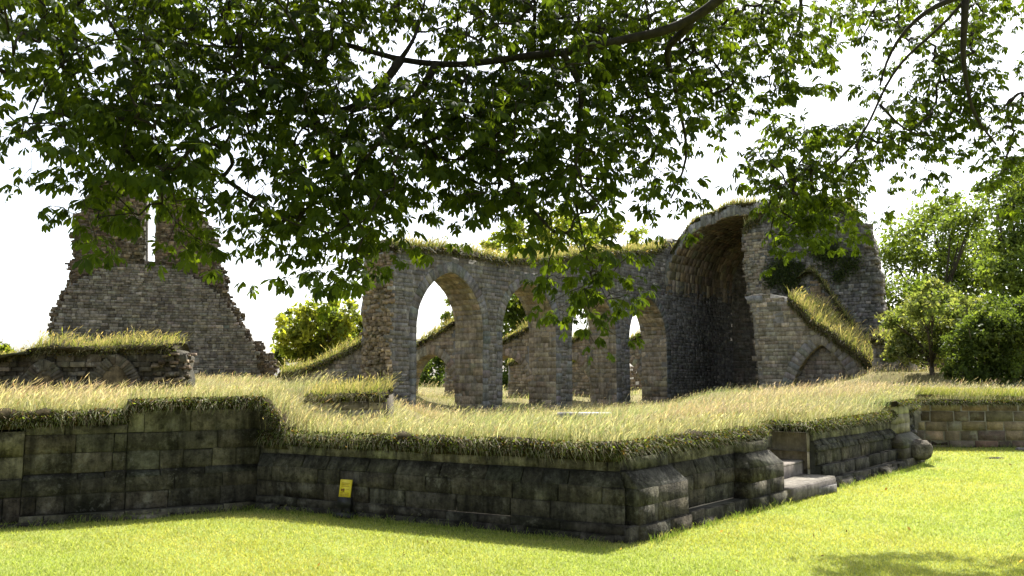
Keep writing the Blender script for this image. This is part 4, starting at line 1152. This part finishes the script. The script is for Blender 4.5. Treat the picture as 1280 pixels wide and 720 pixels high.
for a, b_, n_, off in ((L, I, nLL, .36), (I, C, nI, .26), (C, STAIR_A, nC, .30), (STAIR_B, RE, nC, .32), (Q0, Q1, nQ, .12)):
    k = int(np.linalg.norm(b_ - a) * 260); t = rng.random((k, 1)); cl_ = rng.random((k, 1)) < .5 + .5 * vnoise(a[0] + t * 9, t * 5 + a[1], 1.4)
    p = (a + (b_ - a) * t + n_ * (off + np.abs(rng.normal(0, .06, (k, 1)))))[cl_[:, 0]]
    p[:, 2] = lawn_z(p[:, 0], p[:, 1])
    blades(mb, p, rng.uniform(.03, .11, len(p)), .006, WIND * .3, grass_cols(len(p), [(.14, .2, .04), (.2, .25, .06), (.3, .28, .13)], (3, 2, 1)), .1, .5)
mb.build('lawn_grass', M_LAWNB, label='short mown grass blades of the sunny lawn', category='grass', kind='stuff')

mb = MB()
n = 90; y = rng.uniform(6, 17, n); x = rng.uniform(-.6, .7, n) * y
v = np.stack([x, y, lawn_z(x, y) + .03], 1)
v = v[inside([(p[0], p[1]) for p in [L2, L, I, C, RE, Q0, Q1]] + [(30, -5), (-30, -5)], v[:, :2]) & (wall_dist(v) > .25)]
leaf_faces(mb, v, .025, grass_cols(len(v), [(.12, .07, .03), (.2, .14, .06), (.06, .045, .02)], (1, 1, 1)))
mb.build('fallen_leaves', M_LEAF, label='few dry brown leaves and crumbs scattered over the lawn', category='leaves', kind='stuff')

# ---------------------------------------------------------------- trees in the background
def tree(name, label, cat, group, base_px, base_y, Y, lobes, leaf, n, pal, wts, trunk_r=.2, stems=1, depth=1.0, bark=(.07, .06, .045), clump=.5):
    """lobes: (px, py, radius in px); every lobe gets its own depth, limb and leaf clumps"""
    root = empty(name, label, cat, group)
    base = P(base_px, base_y, Y); base[2] = min(base[2], float(meadow_z(np.array([base[0]]), np.array([base[1]]))[0])) - .05
    lb = []
    for px, py, r in lobes:
        rr = r * Y / F; yy = Y + random.uniform(-1, 1) * depth * 2
        lb.append((P(px, py, yy), rr))
    tb = MB()
    top = np.mean([c for c, r in lb], 0)
    fork = base + (top - base) * .45
    for k in range(stems):
        off = arr(random.uniform(-.4, .4), random.uniform(-.4, .4), 0) * (stems > 1)
        tube(tb, [base + off, base + off * 1.2 + (fork - base) * .5 + rng.normal(0, .05, 3), fork + off * 2], [trunk_r * 1.15, trunk_r * .85, trunk_r * .6], 8, bark)
    for c, r in lb:
        st0 = base + (fork - base) * random.uniform(.55, 1.0)
        m = (st0 + c) / 2 + rng.normal(0, .12, 3) * r + UP * .1 * r
        tube(tb, [st0, m, c, c + (c - st0) * .25 * r / np.linalg.norm(c - st0)], [trunk_r * .45, trunk_r * .3, trunk_r * .15, .01], 6, bark)
        for j in range(4):
            e = c + rng.normal(0, .5, 3) * r
            tube(tb, [m, (m + e) / 2 + rng.normal(0, .05, 3) * r, e], [trunk_r * .2, trunk_r * .12, .01], 5, bark)
    tb.build('trunk', M_BARK, root)
    mb = MB(); tot = sum(r ** 2 for c, r in lb)
    for c, r in lb:
        k = int(n * r ** 2 / tot)
        nc = max(6, int(k / 45))
        dv = rng.normal(0, 1, (nc, 3)); dv /= np.linalg.norm(dv, axis=1, keepdims=True)
        cc = c + dv * r * rng.uniform(.25, 1.05, (nc, 1)) * [1, 1, .9]
        idx = rng.integers(0, nc, k)
        pos = cc[idx] + rng.normal(0, 1, (k, 3)) * r * .16 * clump / .5
        cl = grass_cols(nc, pal, wts, .12)[idx] * np.exp(rng.normal(0, .15, (k, 1)))
        leaf_faces(mb, pos, leaf, cl, .3)
    mb.build('crown', M_LEAF, root)
    return root
YG = [(.12, .15, .025), (.17, .185, .03), (.08, .11, .022)]; DG = [(.05, .08, .018), (.065, .095, .02), (.085, .115, .025)]; MG = [(.085, .12, .028), (.11, .145, .03), (.06, .09, .02)]
tree('ash_tree', 'light yellow green tree between the ruined gable and the arcade', 'tree', 'background trees', 392, 478, 52, [(365, 420, 24), (395, 402, 26), (428, 402, 26), (450, 405, 14), (350, 445, 18), (385, 440, 26), (415, 430, 26), (440, 425, 20), (358, 400, 14)], .17, 9000, YG, (2, 3, 1), .22)
LB = lambda pts: [(x, y, r) for x, y, r in pts]
tree('tall_tree', 'tall airy tree with several dark stems showing, between the tower and the right edge', 'tree', 'background trees', 1168, 478, 58, [(1165, 268, 28), (1135, 292, 28), (1190, 285, 28), (1215, 270, 24), (1118, 325, 28), (1150, 322, 28), (1185, 320, 30), (1225, 310, 30), (1110, 362, 26), (1145, 358, 24), (1180, 355, 26), (1215, 350, 36), (1245, 340, 26), (1185, 388, 30), (1112, 400, 26), (1188, 250, 16), (1230, 395, 34), (1150, 395, 26), (1105, 430, 22), (1100, 380, 16)], .15, 21000, MG, (2, 2, 1), .26, 3, 1.5, clump=.75)
tree('tall_tree', 'darker tall tree cut by the right edge of the picture', 'tree', 'background trees', 1282, 478, 50, [(1258, 255, 26), (1285, 235, 32), (1300, 290, 38), (1262, 300, 30), (1290, 345, 38), (1255, 345, 26), (1275, 390, 32), (1310, 400, 40), (1240, 235, 16), (1265, 215, 20), (1250, 385, 26), (1300, 215, 26)], .14, 17000, MG, (1, 1, 3), .15, 2, 1.5, clump=.7)
tree('leafy_tree', 'dense middle green tree filling the gap low behind the tall trees', 'tree', 'background trees', 1200, 480, 75, [(1110, 440, 26), (1140, 430, 30), (1180, 425, 34), (1220, 420, 34), (1260, 420, 34), (1300, 420, 36), (1160, 450, 26), (1200, 450, 28), (1240, 450, 28), (1280, 450, 30), (1120, 455, 20)], .2, 12000, MG, (2, 1, 2), .3, 1, 1)
tree('hawthorn_bush', 'pale green flowering bushy small tree left of the dark round bush', 'tree', 'background trees', 1166, 474, 31, [(1150, 385, 24), (1180, 375, 22), (1128, 412, 26), (1160, 415, 28), (1192, 400, 26), (1113, 400, 16), (1145, 438, 22), (1182, 436, 22), (1205, 380, 18), (1120, 440, 16), (1170, 362, 14), (1195, 425, 20)], .07, 16000, [(.11, .135, .05), (.15, .165, .07), (.09, .12, .035)], (2, 2, 2), .10)
tree('round_bush', 'big dense round bush, bright above and dark below, at the right edge', 'bush', 'background trees', 1245, 476, 28, [(1210, 425, 26), (1240, 412, 30), (1272, 412, 32), (1215, 450, 26), (1248, 448, 32), (1285, 448, 34), (1235, 395, 22), (1265, 392, 24), (1305, 415, 30), (1198, 458, 18), (1225, 468, 18), (1262, 470, 22), (1290, 392, 24), (1195, 440, 14), (1205, 470, 14)], .065, 30000, [(.06, .088, .022), (.048, .07, .018), (.08, .105, .028)], (2, 2, 1), .14, 1, .5)
tree('bush', 'green leafy crown rising above the middle of the arcade wall', 'tree', 'background trees', 700, 490, 62, [(640, 300, 22), (665, 285, 26), (700, 282, 28), (735, 290, 28), (765, 285, 22), (790, 300, 18), (615, 305, 16), (680, 320, 40), (730, 330, 40), (640, 340, 40)], .17, 10000, YG, (2, 2, 1), .25)
tree('dark_tree', 'dark dense tree seen through the second tall arch', 'tree', 'background trees', 650, 490, 66, [(640, 385, 26), (665, 380, 26), (650, 410, 28), (680, 410, 26), (635, 430, 22), (665, 365, 20)], .18, 7000, DG, (2, 2, 1), .25)
tree('light_bush', 'light green bush seen through the first tall arch', 'tree', 'background trees', 575, 490, 56, [(572, 375, 14), (562, 400, 12), (580, 395, 14), (590, 420, 20), (553, 415, 9), (610, 400, 20)], .15, 2600, YG, (2, 1, 1), .12)
for lab, px, Y, w_ in (('green hedge bush seen through the low opening under the first tall arch', 548, 58, 34), ('dark hedge bush seen through the low opening under the second tall arch', 645, 60, 30), ('hedge bush seen through the low opening under the third tall arch', 725, 62, 26)):
    tree('hedge_bush', lab, 'bush', 'hedge behind the aisle', px, 500, Y, [(px - w_ * .6, 470, 20), (px, 462, 22), (px + w_ * .6, 470, 20), (px - w_ * .3, 485, 18), (px + w_ * .4, 485, 18), (px, 448, 14)], .13, 3500, [(.045, .075, .02), (.06, .09, .02), (.10, .13, .03)], (2, 2, 1), .08)
tree('bush', 'small bush peeping over the low wall at the left edge', 'bush', 'background trees', 4, 470, 40, [(-5, 440, 16), (12, 445, 13), (-25, 445, 18), (22, 455, 9)], .12, 1800, YG, (2, 1, 1), .08)

# ---------------------------------------------------------------- the chestnut we stand under
chest = empty('chestnut_tree', 'large chestnut whose dark leafy boughs hang across the top of the view', 'tree')
DENS = """6 6 5 3 8 8 7 7 9 9 7 6 5 5 5 7 9 9 9 9 8 7 7 6 5 4 3 4 6 7 6 2
4 6 7 1 7 8 6 4 9 9 7 4 3 4 5 8 9 9 9 9 8 7 6 3 5 5 1 2 6 6 5 1
2 5 7 2 7 8 6 7 8 8 5 3 4 7 8 8 9 8 8 8 7 7 6 2 4 2 0 3 3 6 5 1
0 3 6 7 8 7 4 6 7 8 7 6 7 8 8 8 8 5 7 7 7 5 4 2 2 0 0 4 5 6 6 4
2 3 4 7 8 3 4 5 4 6 7 8 8 7 7 8 7 7 7 7 6 3 1 1 4 5 5 4 5 5 2 3
1 1 3 7 7 7 4 2 3 6 8 8 6 5 7 7 7 7 6 3 5 2 0 3 6 7 6 1 2 2 1 4
0 1 2 4 2 3 4 3 4 6 7 6 5 4 6 5 6 6 5 0 3 2 0 0 6 8 4 1 0 0 0 2
0 0 0 3 0 3 4 2 4 5 6 6 3 1 1 1 2 3 4 1 1 1 0 0 4 4 2 1 0 0 0 0
0 0 0 1 0 1 1 0 1 2 5 3 0 0 0 0 0 4 6 3 0 0 0 0 1 0 0 0 0 0 0 0
0 0 0 0 0 0 0 0 0 0 1 0 0 0 0 0 0 3 5 3 0 0 0 0 0 0 0 0 0 0 0 0
0 0 0 0 0 0 0 0 0 0 0 0 0 0 0 0 0 0 2 1 0 0 0 0 0 0 0 0 0 0 0 0"""
D_ = np.array([[int(t) for t in r.split()] for r in DENS.split('\n')])
def bough_Y(px, py):
    b = np.interp(px, [-200, 0, 300, 700, 900, 1000, 1080, 1300], [5.6, 5.6, 6.0, 6.5, 7.2, 8.0, 9.1, 9.5])
    return b
nodes, kind = [], []
def add_node(px, py, spread):
    Y = bough_Y(px, py) + random.gauss(0, spread) + max(0, (120 - py)) / 120 * random.uniform(0, 1.4) * (px < 950)
    p = P(px, py, max(4.2, Y))
    nodes.append(p)
for r in range(D_.shape[0]):
    for c in range(32):
        dv = D_[r, c]; px0 = c * 40
        far = 1.9 if px0 > 920 else (1.6 if px0 > 840 else 1.0)
        nn_ = (dv / 8.0) ** 1.3 * 8 * 2.3 * far
        nn_ = int(nn_) + (random.random() < nn_ % 1)
        for k in range(nn_):
            add_node(px0 + random.uniform(0, 40), r * 40 + random.uniform(-6, 34), .45 if px0 < 900 else .3)
# boughs above and beside the frame
N_FRAME = len(nodes)
for k in range(2500):
    px = random.uniform(-250, 900) if random.random() < .92 else random.uniform(900, 1500); py = -random.uniform(5, 330)
    add_node(px, py, .9)
N_ABOVE = len(nodes)
for k in range(520):                          # boughs that throw the shade at the lower right
    xs, ys, zz = random.uniform(2.5, 6.4), random.uniform(5.9, 7.62), random.uniform(6.8, 8.6)
    if vnoise(xs, ys, 1.6, 3) > -.6:
        nodes.append(arr(xs + zz / math.tan(SUN_EL) * math.sin(SUN_AZ), ys + zz / math.tan(SUN_EL) * math.cos(SUN_AZ), zz))
for k in range(90):
    add_node(random.uniform(-200, 0), random.uniform(0, 160), .5); add_node(random.uniform(1285, 1450), random.uniform(0, 220), .6)
nodes = np.array(nodes)
# no leaves straight in front of the bare main limb
def limb_gap(p, a, b, w):
    cy, sy = math.cos(PITCH), math.sin(PITCH)
    q = p - EYE; f_ = q[:, 1] * cy + q[:, 2] * sy; px = 640 + F * q[:, 0] / f_; py = 360 - F * (q[:, 2] * cy - q[:, 1] * sy) / f_
    ab = np.array(b) - np.array(a); t = np.clip(((px - a[0]) * ab[0] + (py - a[1]) * ab[1]) / (ab @ ab), 0, 1)
    return np.hypot(px - a[0] - t * ab[0], py - a[1] - t * ab[1]) < w
sx_ = nodes[:, 0] - nodes[:, 2] / math.tan(SUN_EL) * math.sin(SUN_AZ); sy_ = nodes[:, 1] - nodes[:, 2] / math.tan(SUN_EL) * math.cos(SUN_AZ)
idx_ = np.arange(len(nodes)); over = (idx_ >= N_FRAME) & (idx_ < N_ABOVE) & (sx_ > .6) & (sy_ > 4.6)
hide = limb_gap(nodes, (430, 55), (500, 74), 16) | limb_gap(nodes, (500, 74), (700, 66), 14) | limb_gap(nodes, (1190, 15), (1100, 125), 11) | limb_gap(nodes, (1160, 5), (1112, 68), 8) | limb_gap(nodes, (535, 0), (505, 65), 8)
nodes = nodes[~over & ~(hide & (nodes[:, 1] < np.where(nodes[:, 0] > 2.5, 9.8, 7.0)))]
# keep the lawn sunny: drop what would throw its shade into the visible lawn
shade_y = nodes[:, 1] - nodes[:, 2] / math.tan(SUN_EL) * math.cos(SUN_AZ)
shade_x = nodes[:, 0] - nodes[:, 2] / math.tan(SUN_EL) * math.sin(SUN_AZ)
lim = np.where(shade_x > 2.45, 7.65, 6.45)
nodes = nodes[shade_y < lim]
TRK = arr(5.2, -2.2, 0)
limbs = [
 [TRK + UP * 3.6, P(1500, -700, 3.2), P(1050, -120, 5.2), P(860, 30, 6.0), P(720, 62, 6.4), P(640, 74, 6.6), P(560, 80, 6.7), P(500, 74, 6.8), P(455, 62, 6.9), P(420, 52, 7.0), P(350, 25, 7.2), P(280, 0, 7.4)],
 [P(500, 74, 6.8), P(480, 100, 6.7), P(462, 122, 6.6), P(430, 142, 6.5), P(360, 138, 6.3), P(290, 145, 6.1), P(215, 185, 6.0), P(150, 230, 5.9)],
 [P(545, 79, 6.7), P(522, 115, 6.6), P(490, 150, 6.5), P(470, 185, 6.4), P(440, 225, 6.3), P(428, 280, 6.2), P(425, 330, 6.2)],
 [P(500, 74, 6.8), P(515, 50, 6.9), P(528, 20, 7.0), P(535, -20, 7.1)],
 [P(700, 64, 6.4), P(730, 110, 6.6), P(722, 180, 6.7), P(720, 260, 6.6), P(728, 310, 6.5), P(745, 370, 6.5)],
 [P(860, 30, 6.0), P(830, 60, 6.6), P(850, 120, 7.0), P(860, 200, 7.2), P(830, 260, 7.3)],
 [P(420, 52, 7.0), P(300, 60, 6.4), P(180, 50, 6.0), P(110, 45, 5.8), P(60, 90, 5.7), P(40, 150, 5.6)],
 [TRK + UP * 4.2, P(1700, -600, 4.5), P(1330, -140, 7.5), P(1212, -10, 8.0), P(1170, 38, 8.1), P(1135, 68, 8.3), P(1112, 100, 8.4), P(1098, 130, 8.5), P(1080, 165, 8.6), P(1050, 195, 8.6), P(1010, 235, 8.6)],
 [P(1212, -10, 8.0), P(1160, 8, 8.0), P(1130, 38, 8.1), P(1112, 68, 8.2), P(1100, 110, 8.3)],
 [P(1205, 0, 8.0), P(1203, 60, 8.1), P(1212, 120, 8.3), P(1222, 150, 8.4), P(1250, 190, 8.5)],
 [P(1098, 130, 8.5), P(1130, 165, 8.5), P(1180, 170, 8.5)],
 [P(1050, -120, 5.2), P(1010, -40, 7.0), P(1000, 20, 8.4), P(985, 70, 8.9), P(965, 120, 8.0)],
]
lrad = [(.16, .018), (.042, .010), (.036, .008), (.022, .008), (.03, .006), (.04, .008), (.02, .006), (.15, .010), (.04, .010), (.04, .01), (.016, .006), (.05, .008)]
tb = MB()
BK = (.035, .03, .024)
tube(tb, [TRK - UP * .1, TRK + UP * .4, TRK + UP * 1.6, TRK + UP * 3.2, TRK + arr(.1, .1, 5), TRK + arr(.2, .2, 8)], [.55, .40, .34, .32, .24, .12], 14, BK)
seedpts = []
for lm, (ra, rb) in zip(limbs, lrad):
    lm = np.array(lm); ln = np.concatenate([[0], np.cumsum(np.linalg.norm(np.diff(lm, axis=0), axis=1))])
    ts = np.arange(0, ln[-1], .12); q = np.stack([np.interp(ts, ln, lm[:, i]) for i in range(3)], 1)
    for _ in range(3): q[1:-1] = (q[:-2] + q[2:] + 2 * q[1:-1]) / 4
    q = q + np.stack([vnoise(ts, ts * 0 + i, 3.0, i) for i in range(3)], 1) * .018
    tube(tb, q, ra * (rb / ra) ** (ts / ln[-1]), 8, BK)
    seedpts.append(q[2:])
seedpts = np.concatenate(seedpts)
seedpts = seedpts[seedpts[:, 1] > 3.5]
# grow twigs: minimum spanning tree from the limbs through the leaf nodes
N = len(nodes)
dist0 = np.linalg.norm(nodes[:, None, :] - seedpts[None, :, :], axis=2)
best = dist0.min(1); par = -1 - dist0.argmin(1); done = np.zeros(N, bool); order = []
for _ in range(N):
    bb = np.where(done, 1e9, best); i = int(bb.argmin()); done[i] = True; order.append(i)
    dd = np.linalg.norm(nodes - nodes[i], axis=1) * 1.05 + .02
    up_ = (~done) & (dd < best); best[up_] = dd[up_]; par[up_] = i
wgt = np.ones(N)
for i in order[::-1]:
    if par[i] >= 0: wgt[par[i]] += wgt[i]
twdir = np.zeros((N, 3))
for i in order:
    a = nodes[par[i]] if par[i] >= 0 else seedpts[-1 - par[i]]
    e = nodes[i]; m = (a + e) / 2 + UP * .04 * np.linalg.norm(e - a) + rng.normal(0, .012, 3)
    r1 = min(.016, .0022 * wgt[i] ** .5); r0 = r1 * 1.1
    tube(tb, [a, m, e], [r0, r1, r1 * .8], 4, BK)
    twdir[i] = unit(e - a)
tb.build('trunk', M_BARK, chest, smooth=True)

# palmate leaves
NL = 7
SIZES = np.array([1.0, .93, .93, .78, .78, .55, .55]); ANG = np.radians([0, 42, -42, 85, -85, 125, -125])
LF = [(0, 1, 2), (1, 3, 4, 2), (3, 5, 6, 4), (5, 7, 6)]
ln_, wn_ = np.array([0, .25, .25, .58, .58, .84, .84, 1.0]), np.array([0, -.055, .055, -.17, .17, -.13, .13, 0])
reps = 4
cen = np.repeat(nodes, reps, 0); dirs = np.repeat(twdir, reps, 0)
nb = 9000                                       # the rest of the crown, over and behind the viewer
bk_ = rng.normal(0, 1, (nb, 3)); bk_ /= np.linalg.norm(bk_, axis=1, keepdims=True)
bk_ = arr(2.2, -3.2, 7.0) + bk_ * rng.uniform(.55, 1.0, (nb, 1)) * [10.5, 7.0, 4.4]
bk_ = bk_[(bk_[:, 2] > 3.0 + .12 * np.abs(bk_[:, 1])) & (bk_[:, 1] - bk_[:, 2] * .64 < 3.5) & ((bk_[:, 1] < .5) | ((bk_[:, 2] - 1.6) / bk_[:, 1] > .62))]
nb = len(bk_)
cen = np.concatenate([cen, bk_]); dirs = np.concatenate([dirs, np.tile(arr(.3, .3, -.2), (nb, 1))])
n = len(cen)
hd = dirs * [1, 1, .3] + rng.normal(0, .7, (n, 3)) * [1, 1, .35]; hd[:, 2] -= .25
hd /= np.linalg.norm(hd, axis=1, keepdims=True)
pet = rng.uniform(.06, .15, (n, 1))
hub = cen + hd * pet - UP * .01
nrm = UP + rng.normal(0, .45, (n, 3)); nrm -= (nrm * hd).sum(1, keepdims=True) * hd; nrm /= np.linalg.norm(nrm, axis=1, keepdims=True)
nrm *= np.where(nrm[:, 2:3] < 0, -1, 1)
sidev = np.cross(nrm, hd)
size = rng.uniform(.058, .118, (n, 1)); size[n - nb:] *= 2.2; lc = grass_cols(n, [(.020, .033, .007), (.027, .042, .008), (.016, .027, .006)], (3, 2, 2), .15)
mb = MB()
for k in range(NL):
    keepk = np.ones(n, bool) if k < 5 else rng.random(n) < .5
    dirk = hd * math.cos(ANG[k]) + sidev * math.sin(ANG[k])
    droop = rng.uniform(.15, 1.1, (n, 1))
    dirk = dirk - UP * droop; dirk /= np.linalg.norm(dirk, axis=1, keepdims=True)
    sk = np.cross(nrm, dirk); sk /= np.linalg.norm(sk, axis=1, keepdims=True); nk = np.cross(dirk, sk)
    Lk = size * SIZES[k] * rng.uniform(.85, 1.1, (n, 1))
    pts = hub[:, None, :] + dirk[:, None, :] * (Lk * ln_[None, :])[:, :, None] + sk[:, None, :] * (Lk * wn_[None, :])[:, :, None] \
        + nk[:, None, :] * (Lk * (np.abs(wn_) * .35 - ln_ ** 2 * .22)[None, :])[:, :, None]
    ck = lc * np.exp(rng.normal(0, .1, (n, 1)))
    mb.add_many(pts[keepk], LF, ck[keepk])
# petioles
s_ = np.cross(hd, UP); s_ /= np.linalg.norm(s_, axis=1, keepdims=True) + 1e-9
mb.add_many(np.stack([cen - s_ * .0018, cen + s_ * .0018, hub + s_ * .0012, hub - s_ * .0012], 1), [(0, 1, 2, 3)], lc)
mb.build('crown', M_CHEST, chest)
